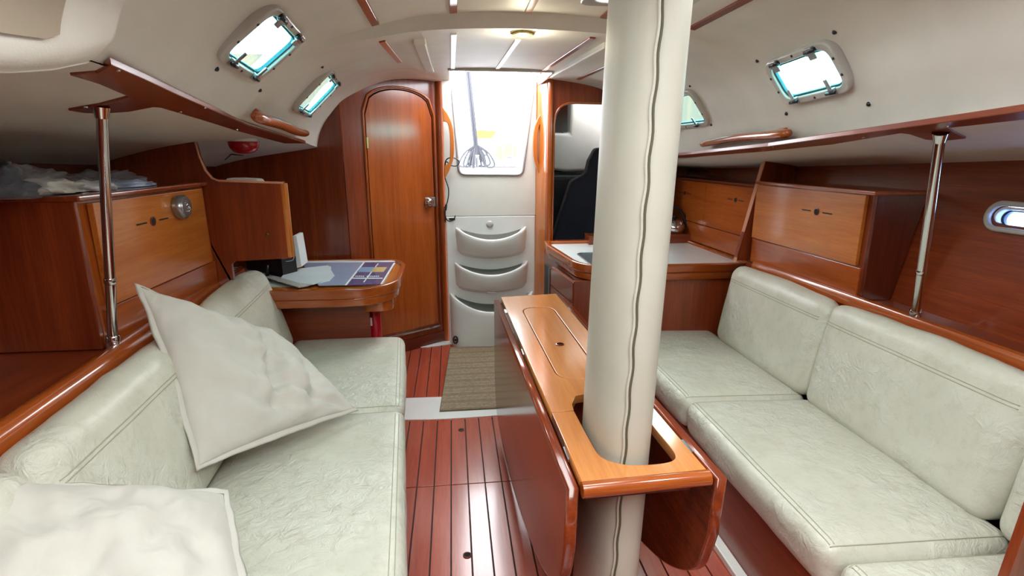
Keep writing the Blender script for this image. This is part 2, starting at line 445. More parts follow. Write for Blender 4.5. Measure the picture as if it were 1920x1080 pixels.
# portlights in the coachroof sides ------------------------------------------------
def portlight(corners, label, group, hinge_top=True, name='window_1'):
    """corners in the photo: bottom-near, top-near, top-far, bottom-far (outer frame)"""
    hits = [roofpx(*c) for c in corners]
    pts = [h[0] for h in hits]; c = sum(pts, V((0, 0, 0)))/4
    u = ((pts[3]-pts[0]) + (pts[2]-pts[1])).normalized(); vv = ((pts[1]-pts[0]) + (pts[2]-pts[3])); vv = (vv - u*vv.dot(u)).normalized()
    n = u.cross(vv)
    if n.dot(C0-c) < 0: u = -u; n = -n
    lu = ((pts[3]-pts[0]).length + (pts[2]-pts[1]).length)/4; lv = ((pts[1]-pts[0]).length+(pts[2]-pts[3]).length)/4
    root = thing(name, c - n*.005, label, 'window', group, 'structure')
    o = rnd([(-lu, -lv), (lu, -lv), (lu, lv), (-lu, lv)], .055, 7); wv = .026
    i = rnd([(-lu+wv, -lv+wv), (lu-wv, -lv+wv), (lu-wv, lv-wv), (-lu+wv, lv-wv)], .04, 7)
    g_ = wv+.007; i2 = rnd([(-lu+g_, -lv+g_), (lu-g_, -lv+g_), (lu-g_, lv-g_), (-lu+g_, lv-g_)], .034, 7)
    plate('window_frame', o, [i], c-n*.012, u, vv, .030, M['frame'], root, bv=.006)
    plate('gasket', i, [i2], c-n*.004, u, vv, .012, M['rubber'], root, bv=.002)
    plate('pane', i2, [], c-n*.002, u, vv, .005, M['teal'], root)
    cutter(B().prism([c+u*a+vv*d-n*.12 for a, d in rnd([(-lu+.012, -lv+.012), (lu-.012, -lv+.012), (lu-.012, lv-.012), (-lu+.012, lv-.012)], .045, 6)], n*.3))
    for sx in (-.55, .55):
        # hinge along the top edge
        cc = c + u*(lu*sx) + vv*(lv-wv*.6) + n*.024
        h = mk('hinge', B().obox(cc, u*.020, vv*.013, n*.006).obox(cc-vv*.020, u*.017, vv*.010, n*.003), M['alu'], root, bev=.002)
        bb_ = B(); bb_.tube([cc-u*.024, cc+u*.024], .008, 10); mk('pin', bb_, M['dkmetal'], h, smooth=True)
        # latch dog along the bottom edge
        cc = c + u*(lu*sx) - vv*(lv-wv*.7) + n*.022
        l = mk('latch', B().obox(cc, u*.015, vv*.012, n*.007).obox(cc+vv*.026+n*.004, u*.008, vv*.022, n*.003), M['alu'], root, bev=.002)
        bb_ = B(); bb_.tube([cc-u*.02+n*.008, cc+u*.02+n*.008], .006, 8); mk('toggle', bb_, M['dkmetal'], l, smooth=True)
    for a, d in ((-1, -.35), (-1, .35), (1, -.35), (1, .35), (0, -1), (0, 1)):
        cc = c + u*a*(lu-.011) + vv*d*(lv-.011) + n*.018
        mk('screw', B().lathe(cc, n, [(.005, 0), (.005, .001), (.003, .003)], 8), M['dkmetal'], root)
    return root
WR = 'hinged portlights in the coachroof sides'
portlight([(427, 100), (482, -6), (557, 62), (490, 152)], 'larger, nearer portlight on the left cabin side above the wooden handrail', WR, name='window_1')
portlight([(562, 192), (601, 134), (623, 156), (589, 212)], 'small farther portlight on the left cabin side near the arched wooden bulkhead', WR, name='window_2')
portlight([(1606, 162), (1562, 70), (1434, 112), (1480, 199)], 'large whole portlight on the right cabin side above the sofa', WR, name='window_3')
portlight([(1330, 227), (1304, 170), (1226, 182), (1252, 243)], 'portlight on the right cabin side half hidden behind the mast', WR, name='window_4')

for c in cutters:
    mo = ceiling.modifiers.new('cut', 'BOOLEAN'); mo.operation = 'DIFFERENCE'; mo.object = c; mo.solver = 'EXACT'
dg = bpy.context.evaluated_depsgraph_get()
nm = bpy.data.meshes.new_from_object(ceiling.evaluated_get(dg)); ceiling.modifiers.clear(); ceiling.data = nm
nm.set_sharp_from_angle(angle=math.radians(30))
for c in cutters: bpy.data.objects.remove(c)

# trim around the roof hatch over the mast, and its pane
def deck_hatch(x0, y0, x1, y1, name, label):
    root = thing(name, ((x0+x1)/2, (y0+y1)/2, 1.94), label, 'hatch', kind='structure')
    z = 1.915
    o = rnd([(x0-.025, y0-.025), (x1+.025, y0-.025), (x1+.025, y1+.025), (x0-.025, y1+.025)], .05)
    i = rnd([(x0+.015, y0+.015), (x1-.015, y0+.015), (x1-.015, y1-.015), (x0+.015, y1-.015)], .05)
    plate('window_frame', o, [i], (0, 0, z), (1, 0, 0), (0, 1, 0), .06, M['frame'], root, bv=.006)
    plate('pane', i, [], (0, 0, z+.04), (1, 0, 0), (0, 1, 0), .008, M['tealpale'], root)
deck_hatch(.44, .95, .76, 1.82, 'window_5', 'teal tinted deck hatch in the headliner at the top edge beside the mast')
deck_hatch(-.15, -.70, .75, .60, 'window_added', 'deck hatch added overhead towards the bow, enlarged for more light')

# side-deck undersides
def deckL(x, y):
    e = edgeL(y); d = (e.x - x); return V((x, y, e.z - .004 - .15*d - (.25*max(0, d-.35)**2)))
def deckR(x, y):
    e = edgeR(y); d = (x - e.x); return V((x, y, e.z - .004 - .10*d - (.18*max(0, d-.30)**2)))
b = B(); yy = [-1.2+i*.17 for i in range(33)]
b.grid([[deckL(edgeL(y).x + .004 - .86*k/10, y) for k in range(11)] for y in yy]); deckLb = bvh_of(B().grid([[ (deckL(edgeL(y).x + .004 - .86*k/10, y) if k >= 0 else edgeL(y)+V((-.1*k, 0, -.004-.015*k))) for k in range(-4, 11)] for y in yy]))
b.grid([[deckL(edgeL(y).x + .004 - .86*k/10, y)+V((0, 0, .03)) for k in range(11)] for y in yy])
mk('ceiling', b, M['liner'], smooth=True, label='cream vinyl underside of the left side deck', cat='ceiling', kind='structure')
b = B()
b.grid([[deckR(edgeR(y).x - .004 + .75*k/10, y) for k in range(11)] for y in yy]); deckRb = bvh_of(B().grid([[ (deckR(edgeR(y).x - .004 + .75*k/10, y) if k >= 0 else edgeR(y)+V((.1*k, 0, -.004-.010*k))) for k in range(-4, 11)] for y in yy]))
b.grid([[deckR(edgeR(y).x - .004 + .75*k/10, y)+V((0, 0, .03)) for k in range(11)] for y in yy])
mk('ceiling', b, M['liner'], smooth=True, label='cream vinyl underside of the right side deck', cat='ceiling', kind='structure')
def hitb(bvh, px, py, fb=1.55):
    d = ray(px, py).normalized(); h = bvh.ray_cast(C0, d, 12)
    return h[0] if h[0] is not None else P(px, py, 'z', fb)

# wooden strips with a forked knee, screwed under the decks
def strip(bvh, px, th, name, mat, label, cat='trim', parent=None, dens=14, cls=None):
    pts = [hitb(bvh, *p) for p in px]
    lo = [p - V((0, 0, th)) for p in pts]
    b = B().prism(lo, (0, 0, th+.01))
    return mk(name, b, mat, parent, label=label, cat=cat, kind='structure' if cat else None, bev=.002)
sl = strip(deckLb, [(207, 116), (270, 144), (333, 174), (400, 204), (467, 234), (520, 250), (573, 267), (533, 267), (447, 244), (372, 220), (300, 198), (287, 197), (240, 206), (187, 209), (157, 208),
      (127, 203), (185, 193), (242, 178), (185, 153), (130, 136), (180, 132), (195, 124)], .006, 'trim_1', wood('red', 'y'),
      'forked dark wooden strip under the left side deck')
sr = strip(deckRb, [(1925, 203), (1800, 221), (1600, 249), (1440, 272), (1272, 290), (1262, 296), (1440, 281), (1560, 268), (1690, 246), (1705, 248), (1735, 258), (1765, 261), (1812, 256), (1790, 246), (1778, 236), (1925, 219)],
      .006, 'trim_2', wood('red', 'y'), 'forked dark wooden strip under the right side deck')
for px, py in ((220, 126), (337, 206), (384, 198), (443, 240), (478, 236), (160, 196)):
    p = hitb(deckLb, px, py); mk('screw', B().lathe(p-V((0, 0, .009)), (0, 0, 1), [(.002, 0), (.005, .001), (.005, .004)], 8), M['chrome'], sl)
for px, py in ((1450, 272), (1620, 254), (1780, 232)):
    p = hitb(deckRb, px, py); mk('screw', B().lathe(p-V((0, 0, .009)), (0, 0, 1), [(.002, 0), (.005, .001), (.005, .004)], 8), M['chrome'], sr)

# narrow battens on the headliner
GB = 'narrow battens on the headliner'
def batten(x, y0, y1, wd, mat, label):
    c = thing('ceiling_batten', (x, y0, 1.9), label, 'trim', GB)
    k = 6; rows_ = []
    for i in range(k+1):
        y = lerp(y0, y1, i/k); r = []
        zs = [roofb.ray_cast(V((x+dx, y, 1.5)), V((0, 0, 1)), 1)[0] for dx in (-wd/2, wd/2)]
        za, zb = [(q.z if q is not None else 1.93) for q in zs]
        r = [V((x-wd/2, y, za+.003)), V((x-wd/2, y, za-.006)), V((x+wd/2, y, zb-.006)), V((x+wd/2, y, zb+.003))]
        rows_.append(r)
    b = B().grid(rows_, closed=True); b.f += [(0, 1, 2, 3), (k*4, k*4+1, k*4+2, k*4+3)]
    mk('batten', b, mat, c, bev=.0015)
wr = wood('red', 'y')
batten(-.255, .9, 2.09, .026, wr, 'red wood batten on the headliner nearest the left portlights, in front of the arched frame')
batten(.02, .9, 2.09, .026, wr, 'batten second from left on the headliner in front of the arched frame')
batten(.29, .9, 2.09, .026, wr, 'batten third from left on the headliner in front of the arched frame')
batten(.57, 1.97, 2.09, .026, wr, 'short wood batten just left of the mast head, in front of the arched frame')
batten(.88, .9, 2.02, .026, wr, 'long red batten on the headliner right of the mast')
batten(-.25, 2.22, 2.95, .024, wr, 'short red batten behind the arched frame above the wooden door')
batten(.02, 2.22, 3.38, .024, M['white'], 'pale shiny batten ending at the left corner of the companionway hatch')
batten(.285, 2.36, 3.38, .024, M['white'], 'pale shiny batten running from the round ceiling lamp to the companionway hatch')
batten(.565, 2.22, 3.38, .024, wr, 'red batten running to the right corner of the companionway hatch')
batten(.83, 2.9, 3.6, .024, wr, 'short red batten above the galley bulkhead left of the mast')
# hatch track flanges and front lip
def ceil_bar(x0, x1, y0, y1, dz, name, mat, label):
    za = roofb.ray_cast(V(((x0+x1)/2, y0, 1.5)), V((0, 0, 1)), 1)[0].z; zb = roofb.ray_cast(V(((x0+x1)/2, y1, 1.5)), V((0, 0, 1)), 1)[0].z
    b = B().hexa([(x0, y0, za-dz), (x1, y0, za-dz), (x1, y1, zb-dz), (x0, y1, zb-dz), (x0, y0, za+.01), (x1, y0, za+.01), (x1, y1, zb+.01), (x0, y1, zb+.01)])
    return mk(name, b, mat, bev=.005, label=label, cat='trim', kind='structure')
ceil_bar(-.14, -.09, 2.3, 3.4, .022, 'trim_3', M['liner'], 'cream hatch track along the headliner left of the companionway')
ceil_bar(.635, .68, 2.3, 3.55, .022, 'trim_4', M['liner'], 'cream hatch track along the headliner right of the companionway')
ceil_bar(-.01, .63, 3.385, 3.42, .018, 'trim_5', M['frame'], 'grey rubber lip on the front edge of the companionway hatch')
b = B(); b.box((.622, 3.42, 1.93), (.634, 4.02, 1.985)); mk('trim_6', b, M['alu'], label='grey sliding rail on the right edge of the hatch opening', cat='trim', kind='structure')

# ceiling lamp
p, nn = roofpx(980, 60)
lt = thing('ceiling_lamp', p, 'round brass-rimmed ceiling lamp, lit, behind the arched frame', 'lamp')
mk('rim', B().lathe(p, nn, [(.048, -.01), (.048, .006), (.040, .014), (.034, .010), (.034, -.01)], 28), plain('brass', '#b9a46a', .25, .8), lt, smooth=True)
mk('lens', B().lathe(p, nn, [(.034, 0), (.032, .010), (.018, .016), (.002, .018)], 24), M['lamp'], lt, smooth=True, label='glowing yellow lens')
pl = bpy.data.lights.new('lamp_light', 'POINT'); pl.energy = 2.2; pl.shadow_soft_size = .03; pl.color = (1, .93, .7)
po = bpy.data.objects.new('lamp_light', pl); COL.objects.link(po); po.location = p + nn*.05

# screws through the cabin sides
GS = 'bolt heads through the coachroof sides'
for px, py, lb in ((406, 129, 'grey bolt head on the headliner left of the larger left portlight'), (487, 169, 'grey bolt head just under the larger left portlight'),
                   (550, 204, 'small bolt head left of the far left portlight'), (583, 216, 'small bolt head under the far left portlight'),
                   (604, 125, 'small bolt head above the far left portlight'), (630, 150, 'small bolt head right of the far left portlight'),
                   (1565, 60, 'bolt head above the large right portlight'), (1420, 114, 'bolt head left of the large right portlight'),
                   (1629, 195, 'bolt head right of and below the large right portlight'), (1475, 213, 'bolt head under the large right portlight'),
                   (1294, 161, 'bolt head above the portlight half hidden by the mast'), (1334, 234, 'bolt head right of the portlight half hidden by the mast')):
    p, nn = roofpx(px, py)
    r = .0075 if px < 500 or px > 1350 else .0065
    tag(mk('bolt_head', B().lathe(p-nn*.004, nn, [(r, 0), (r, .006), (r*.6, .010), (r*.2, .011)], 10), M['dkmetal'], smooth=True), lb, 'bolt', GS)

# cabin-side handrails
def rail(pxs, label, bvh_pts=None, r=.021, lift=.045):
    hs = [roofpx(*p) for p in pxs]
    pts = []; m = len(hs)
    for i, (p, nn) in enumerate(hs):
        pts.append(p + nn*(lift if 0 < i < m-1 else lift*.8))
    root = thing('grab_rail', hs[0][0], label, 'handrail')
    sp = ease(pts, 8); k = len(sp)
    b = B(); b.tube(sp, [r*(.75 + .25*math.sin(PI/2*min(1, min(i, k-1-i)/4))) for i in range(k)], 14)
    mk('rail', b, wood('mid', 'y', .8, .2), root, smooth=True)
    for j in (1, m-2):
        p, nn = hs[j]
        t = (hs[min(j+1, m-1)][0]-hs[max(j-1, 0)][0]).normalized(); s_ = nn.cross(t)
        mk('foot', B().obox(p+nn*lift*.4, t*.028, s_*.011, nn*lift*.62), wood('mid', 'y', .8, .2), root, bev=.006)
rail([(463, 203), (480, 208), (512, 220), (540, 235), (562, 243)], 'varnished wooden grab rail on the left cabin side under the portlights')
rail([(1328, 266), (1345, 262), (1400, 251), (1470, 244), (1497, 242)], 'long varnished wooden grab rail on the right cabin side under the portlight', r=.017)

# upper-left moulded box (headliner of the forward frame) with its recess
fb = thing('wall_forward_frame', (-.80, 1.0, 1.62), 'cream padded frame with a darker recess, in the top left corner', 'wall', kind='structure')
def zbot(y): return 1.548 + (y-.5)*.02 if y < .86 else 1.555 + (y-.86)*.165 if y < 1.0 else 1.578 + (y-1.0)*.27
def frame_prof(y, f, o=0):
    z = zbot(y); d = .075*(1-f)
    c_ = [(-1.08, z-.015), (-.70, z), (-.650-d, z+.006+d*.3), (-.618-d, z+.03), (-.600-d+o, 1.66+o*.3), (-.570-d+o, 1.717+d+o*-.5), (-.51, 1.775+d-o), (-.42, 1.835+d-o), (-.28, 1.875+d-o), (-.12, 1.945+d)]
    return [V((q.x, y, q.z)) for q in ease([V((a_, 0, b_)) for a_, b_ in c_], 5)]
rows_ = []
for k in range(16):
    y = lerp(.12, 1.110, k/11) if k < 12 else 1.110 + .030*math.sin(PI/2*(k-11)/4)
    rows_.append(frame_prof(y, 1 if k < 12 else math.cos(PI/2*(k-11)/4)**.6 if k < 15 else -.4))
mk('frame_body', B().grid(rows_), M['liner'], fb, smooth=True)
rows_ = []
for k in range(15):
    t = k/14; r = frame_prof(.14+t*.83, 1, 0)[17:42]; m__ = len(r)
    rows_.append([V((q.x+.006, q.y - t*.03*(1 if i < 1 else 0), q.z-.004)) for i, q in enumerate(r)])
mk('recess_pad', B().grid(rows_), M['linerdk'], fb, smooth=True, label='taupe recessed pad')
for lx_, ly_ in FILL_LAMPS:  # rims for the added fill lamps, unseen overhead
    h = roofb.ray_cast(V((lx_, ly_, 1.5)), V((0, 0, 1)), 1)[0]
    t_ = thing('ceiling_lamp', h, 'round fill lamp added on the headliner out of view, ' + ('port forward' if ly_ < .6 and lx_ < .3 else 'starboard forward' if lx_ > .3 else 'left beside the mast' if ly_ < 1.3 else 'just ahead of the arched frame'), 'lamp', 'added fill lamps')
    mk('rim', B().lathe(h, (0, 0, -1), [(.085, -.01), (.085, .008), (.075, .014), (.072, .004), (.072, -.01)], 24), M['chrome'], t_, smooth=True)

# ============================================================ FLOOR
fl = mk('floor', B().box((-1.45, -1.2, -.06), (2.1, 5.6, -.012)), M['caulk'], label='varnished red wood cabin sole of narrow planks with black caulking', cat='floor', kind='structure')
pw = .0768; planks = []
for (ya, yb) in ((-.4, 2.128), (2.134, 2.80), (3.02, 4.2)):
    x = -.50
    while x < 1.06:
        sy = [ya, yb]
        x1 = min(x+pw-.0055, 1.06)
        b = B().box((x, ya, -.012), (x1, yb, 0)); planks.append(mk('plank', b, wood('floor', 'y', .6, .24), fl, bev=.0008, seg=1)); x += pw
lin = ease([V((-.45, 2.78, 0)), V((-.1, 2.755, 0)), V((.25, 2.765, 0)), V((.6, 2.80, 0))], 6)
b = B().prism([p + V((0, 0, -.01)) for p in lin] + [V((.6, 3.04, -.01)), V((.2, 3.03, -.01)), V((-.45, 3.05, -.01))], (0, 0, .0135))
tag(mk('trim_7', b, M['grp'], bev=.002), 'white moulded cross strip set into the wooden cabin sole', 'trim', kind='structure')
b = B().prism([(-.36, 3.925, 0), (-.22, 3.925, 0), (-.0, 3.99, 0), (.0, 4.1, 0), (-.06, 4.12, 0)], (0, 0, .006))
tag(mk('trim_8', b, M['grp'], bev=.002), 'white moulded sill wedge between the door and the steps', 'trim', kind='structure')
b = B().box((.945, -.3, .001), (.985, 2.6, .03)); tag(mk('trim_9', b, M['grp'], bev=.004), 'white ledge along the foot of the right sofa base', 'trim', kind='structure')
for px, py, lb in ((865, 806, 'round floor lifting hole nearer the white cross strip'), (876, 1041, 'round floor lifting hole nearest the camera')):
    p = P(px, py, 'z', .0008)
    t = thing('floor_ring', p, lb, 'floor ring', 'lifting holes in the cabin sole')
    mk('rim', B().lathe(p, (0, 0, 1), [(.016, 0), (.016, .002), (.012, .003), (.012, 0)], 18), wood('dark', 'x'), t, smooth=True)
    mk('hole', B().lathe(p+V((0, 0, .0002)), (0, 0, 1), [(.012, 0), (.012, .0012)], 16), M['holes'], t)

# mat
def mat_mat():
    m, t, b = nodes('striped_mat'); v = texmap(t, (1, 1, 1))
    wv = t.nodes.new('ShaderNodeTexWave'); wv.bands_direction = 'Y'; wv.inputs['Scale'].default_value = 3.1; wv.inputs['Distortion'].default_value = .35; wv.inputs['Detail'].default_value = 3
    t.links.new(v, wv.inputs['Vector'])
    c = ramp(t, wv.outputs['Fac'], [(.25, rgb('#8f7d64')), (.5, rgb('#a8977c')), (.8, rgb('#9b8a70'))])
    c = mix(t, c, rgb('#6f5f49'), ramp(t, noi(t, v, 60, 5, .7), [(.4, (.55, .55, .55, 1)), (.6, (0, 0, 0, 1))]))
    t.links.new(c, b.inputs['Base Color']); setp(b, Roughness=.95)
    bump(t, b, noi(t, v, 420, 2), .8, .004); return m
mc = [P(844, 653, 'z', .004), P(1000, 653, 'z', .004), P(1010, 772, 'z', .004), P(825, 772, 'z', .004)]
mc[1] = V((.50, mc[0].y, .004)); mc[2] = V((.50, mc[3].y, .004)); 
b = B().prism(mc, (0, 0, .010)); mt = thing('door_mat', mc[3], 'beige striped carpet mat on the cabin sole in front of the white steps', 'mat')
mk('pile', b, mat_mat(), mt, bev=.003)
b = B(); b.tube(mc, .005, 6, closed=True); mk('binding', b, plain('mat_binding', '#6d5c45', .9), mt, smooth=True)

# ============================================================ HULL SIDES, BULKHEADS
mk('wall_left', B().hexa([(-1.44, -1.2, 0), (-1.39, -1.2, 0), (-1.39, 3.66, 0), (-1.44, 3.66, 0), (-1.58, -1.2, 1.6), (-1.52, -1.2, 1.6), (-1.52, 3.66, 1.6), (-1.58, 3.66, 1.6)]),
   wood('dark', 'y', .4, .25), label='dark mahogany veneer lining the left hull side behind the lockers', cat='wall', kind='structure')
# right hull with an oval port
ho = V((1.62, 3.8, 0)); hu = V((0, -1, 0)); hv = V((.20, 0, 1)).normalized()
def huv(px, py): return UV(px, py, ho, hu, hv)
pa = huv(1851, 408); ptop = huv(1919, 381); pbot = huv(1919, 441)
cy_ = (ptop[1]+pbot[1])/2 ; rr_ = (ptop[1]-pbot[1])/2*1.04
stad = lambda L, r, g=0: [(pa[0]+rr_+ (L if math.cos(q) > 0 else 0) + (r)*math.cos(q), cy_ + r*math.sin(q)) for q in [-PI/2 + 2*PI*i/36 + .001 for i in range(36)]]
def stadium(L, r): 
    o = [(pa[0]+rr_ + r*math.cos(q), cy_ + r*math.sin(q)) for q in [PI/2 + PI*i/16 for i in range(17)]]
    return o + [(pa[0]+rr_+L + r*math.cos(q), cy_ + r*math.sin(q)) for q in [-PI/2 + PI*i/16 for i in range(17)]]
plate('wall_right', [(-.5, 0), (5.0, 0), (5.0, 1.62), (-.5, 1.62)], [stadium(.30, rr_*.62)], ho+V((.04, 0, 0)), hu, hv, .04, wood('red', 'y', .8, .2),
      label='glossy mahogany veneer lining the right hull side behind the sofa', cat='wall', kind='structure')
pr = thing('window_7', ho + hu*pa[0] + hv*cy_, 'oval hull portlight with thick cream frame at the right edge', 'window', kind='structure')
nrm = hu.cross(hv)
plate('window_frame', stadium(.30, rr_), [stadium(.30, rr_*.66)], ho + nrm*.0, hu, hv, .022, M['frame'], pr, bv=.008, res=4, label='thick cream plastic frame')
plate('window_liner', stadium(.30, rr_*.67), [stadium(.30, rr_*.50)], ho - nrm*.05, hu, hv, .05, M['grp'], pr, bv=.003)
plate('gasket', stadium(.30, rr_*.51), [stadium(.30, rr_*.45)], ho - nrm*.045, hu, hv, .02, M['dkmetal'], pr)
plate('pane', stadium(.30, rr_*.50), [], ho - nrm*.05, hu, hv, .004, M['smoke'], pr)

wz = wood('red', 'z', .45, .24); wdz = wood('mid', 'z', .45, .24)
# straight bulkhead beside the door, then the diagonal door bulkhead
BL = V((-.68, 3.66, 0)); BR = V((-.07, 4.085, 0)); bu = (BR-BL).normalized(); blen = (BR-BL).length; bn = bu.cross(V((0, 0, 1)))
def buv(px, py): return UV(px, py, BL, bu, (0, 0, 1))
mk('wall_nav', B().box((-1.6, 3.66, 0), (-.68, 3.70, 2.05)), wz, label='red mahogany bulkhead behind the chart table', cat='wall', kind='structure')
dpx = [(822, 605), (818, 500), (815, 398), (812, 290), (810, 206), (803, 191), (789, 181), (767, 173), (739, 168), (711, 169), (694, 174), (685, 183), (682, 196)]
dp = [buv(*p) for p in dpx]
ul = buv(690, 300)[0]; ur = buv(815, 398)[0]; vb = buv(822, 605)[1]; vt = buv(739, 168)[1]
arch = [(ur, vb), (ur, vt-.17)] + [(ur-(ur-ul)*s, vt-.17 + .17*math.sin(math.acos(min(1, abs(2*s-1)**1.0)))**.75) for s in [i/14 for i in range(1, 14)]] + [(ul, vt-.17), (ul, vb)]
def inset(poly, d):
    cx = (ul+ur)/2; hw = (ur-ul)/2; return [(cx+(p[0]-cx)*(hw+d)/hw, p[1]+(d if p[1] > vb+.01 else -d*0)) for p in poly]
plate('wall_door', [(-.02, 0), (blen, 0), (blen, 2.02), (-.02, 2.02)], [inset(arch, .006)], BL - bn*.03, bu, (0, 0, 1), .03, wz, bv=.001,
      label='diagonal mahogany bulkhead around the arched door', cat='wall', kind='structure')
b = B(); ar = [BL + bu*p[0] + V((0, 0, p[1])) + bn*.004 for p in inset(arch, .018)]
b.tube(ar, .009, 8, cap=True); tag(mk('trim_10', b, wood('mid', 'z', .8, .2), smooth=True), 'rounded moulding around the arched door', 'trim', kind='structure')
dr = thing('door_1', BL + bu*((ul+ur)/2), 'orange-brown arched wooden door with a round metal lock', 'door', kind='structure')
plate('door_leaf', arch, [], BL - bn*.022, bu, (0, 0, 1), .022, wood('mid', 'z', .5, .22), dr, bv=.003)
mk('backing', B().obox(BL+bu*.36+V((0, 0, 1))-bn*.08, bu*.36, V((0, 0, 1.0)), bn*.01), M['holes'], dr)
for vz in (vb+.25, vt-.35):
    mk('hinge', B().obox(BL+bu*(ul+.002)+V((0, 0, vz))+bn*.004, bu*.006, V((0, 0, .035)), bn*.003), plain('brass_hinge', '#c9a86a', .3, .8), dr)
k = BL + bu*buv(804, 379)[0] + V((0, 0, buv(804, 379)[1]))
lk = mk('lock', B().obox(k+bu*.012, bu*.045, V((0, 0, .036)), bn*.006), M['alu'], dr, bev=.006)
mk('knob', B().lathe(k-bu*.005+bn*.005, bn, [(.036, 0), (.036, .012), (.028, .02), (.026, .03), (.015, .034)], 22), M['chrome'], lk, smooth=True)
a_ = BL + bu*(ur+.005) + V((0, 0, vb-.02)) + bn*.012; c_ = BL + bu*(ul-.05) + V((0, 0, vb-.02)) + bn*.012
tag(mk('trim_11', B().obox((a_+c_)/2, (a_-c_)/2, bn*.008, V((0, 0, .008))), M['chrome'], bev=.003), 'bright metal sill strip under the arched door', 'trim', kind='structure')
b = B(); b.lathe((BR.x-.004, BR.y-.012, 0), (0, 0, 1), [(.030, 0), (.030, 2.0)], 20)
tag(mk('trim_12', b, wdz, smooth='auto'), 'rounded wooden corner post between the door and the companionway', 'trim', kind='structure')
tag(mk('wall_companionway_left', B().box((-.085, 4.05, 0), (-.05, 4.5, 2.0)), wdz), 'wood side wall left of the steps', 'wall', kind='structure')
tag(mk('trim_13', B().obox(BL+bu*.30+V((0, 0, .045))+bn*.006, bu*.42, V((0, 0, .045)), bn*.006), wood('dark', 'x')), 'dark wooden plinth under the arched door', 'trim', kind='structure')

# ---- companionway: aft panel with washboard opening, moulded steps
PY = 4.0; po_ = V((0, PY+.017, 0)); px_ = V((1, 0, 0)); pz_ = V((0, 0, 1))
def cuv(px, py): p = P(px, py, 'y', PY); return (p.x, p.z)
L1, L2, L3 = cuv(848, 170), cuv(858, 300), cuv(861, 327); R1, R2, R3 = cuv(999, 172), cuv(984, 300), cuv(979, 328)
xl, xr = cuv(836, 400)[0], cuv(1003, 400)[0]; zm = cuv(920, 405)[1]
hole = [(L1[0], 2.1)] + [L1] + rnd([L1, L3, R3, R1], [0, .05, .05, 0])[1:-1] + [R1, (R1[0], 2.1)]
outer = [(xl, 2.1), (xl, zm+.004), (xr, zm+.004), (xr, 2.1)]
poly = [(xl, zm+.004), (xr, zm+.004), (xr, 2.1)] + [(q[0], q[1]) for q in hole[::-1]] + [(xl, 2.1)]
plate('wall_companionway', poly, [], po_, px_, pz_, .03, M['liner'], bv=.001, label='cream panel with the open companionway hatch cut through it', cat='wall', kind='structure')
b = B(); b.tube([V((q[0], PY-.016, q[1])) for q in hole[1:-1]], .009, 8)
tag(mk('trim_14', b, plain('grey_rubber', '#8f8e92', .5), smooth=True), 'grey rubber edging around the companionway opening', 'trim', kind='structure')
stp = thing('companionway_steps', (.28, 3.98, 0), 'white moulded companionway steps with three scooped treads', 'steps')
zt = zm+.001
mk('back_panel', B().hexa([(xl, 3.985, 0), (xr, 3.985, 0), (xr, 4.03, 0), (xl, 4.03, 0), (xl, 3.985, zt), (xr, 3.985, zt), (xr, 4.03, zt), (xl, 4.03, zt)]), M['grp'], stp, bev=.006)
mk('light_stop', B().box((xl, 4.02, zm-.05), (xr, 4.05, zm+.05)), M['frame'], stp)  # added backing that keeps sky light out of the joint
def stepper(cl, cr, cc, body, hwpx, full=False):
    z = P(cl[0], cl[1], 'y', 3.95).z; yc = P(cc[0], cc[1], 'z', z).y; d = 3.985-yc
    x0 = P(cl[0], cl[1], 'y', 3.96).x; x1 = P(cr[0], cr[1], 'y', 3.96).x; return z, d, x0, x1
def arc(x0, x1, d, z, dz=0, n=26, s=.5, y0=3.99):
    out = [V((x0, y0, z))]
    for i in range(n+1):
        t = -1+2*i/n; cx = (x0+x1)/2; hw = (x1-x0)/2; e = (1-abs(t)**8)**.5
        out.append(V((cx+hw*t, y0 - d*(s+(1-s)*(1-t*t))*(.12+.88*e), z - dz*(1-t*t)*.97)))
    out.append(V((x1, y0, z))); return out
specs = [((854, 428), (988, 427), (920, 451), .17, .105, 441), ((852, 494), (991, 493), (921, 517), .17, .115, 506), ((843, 552), (1001, 552), (921, 587), None, .12, 571)]
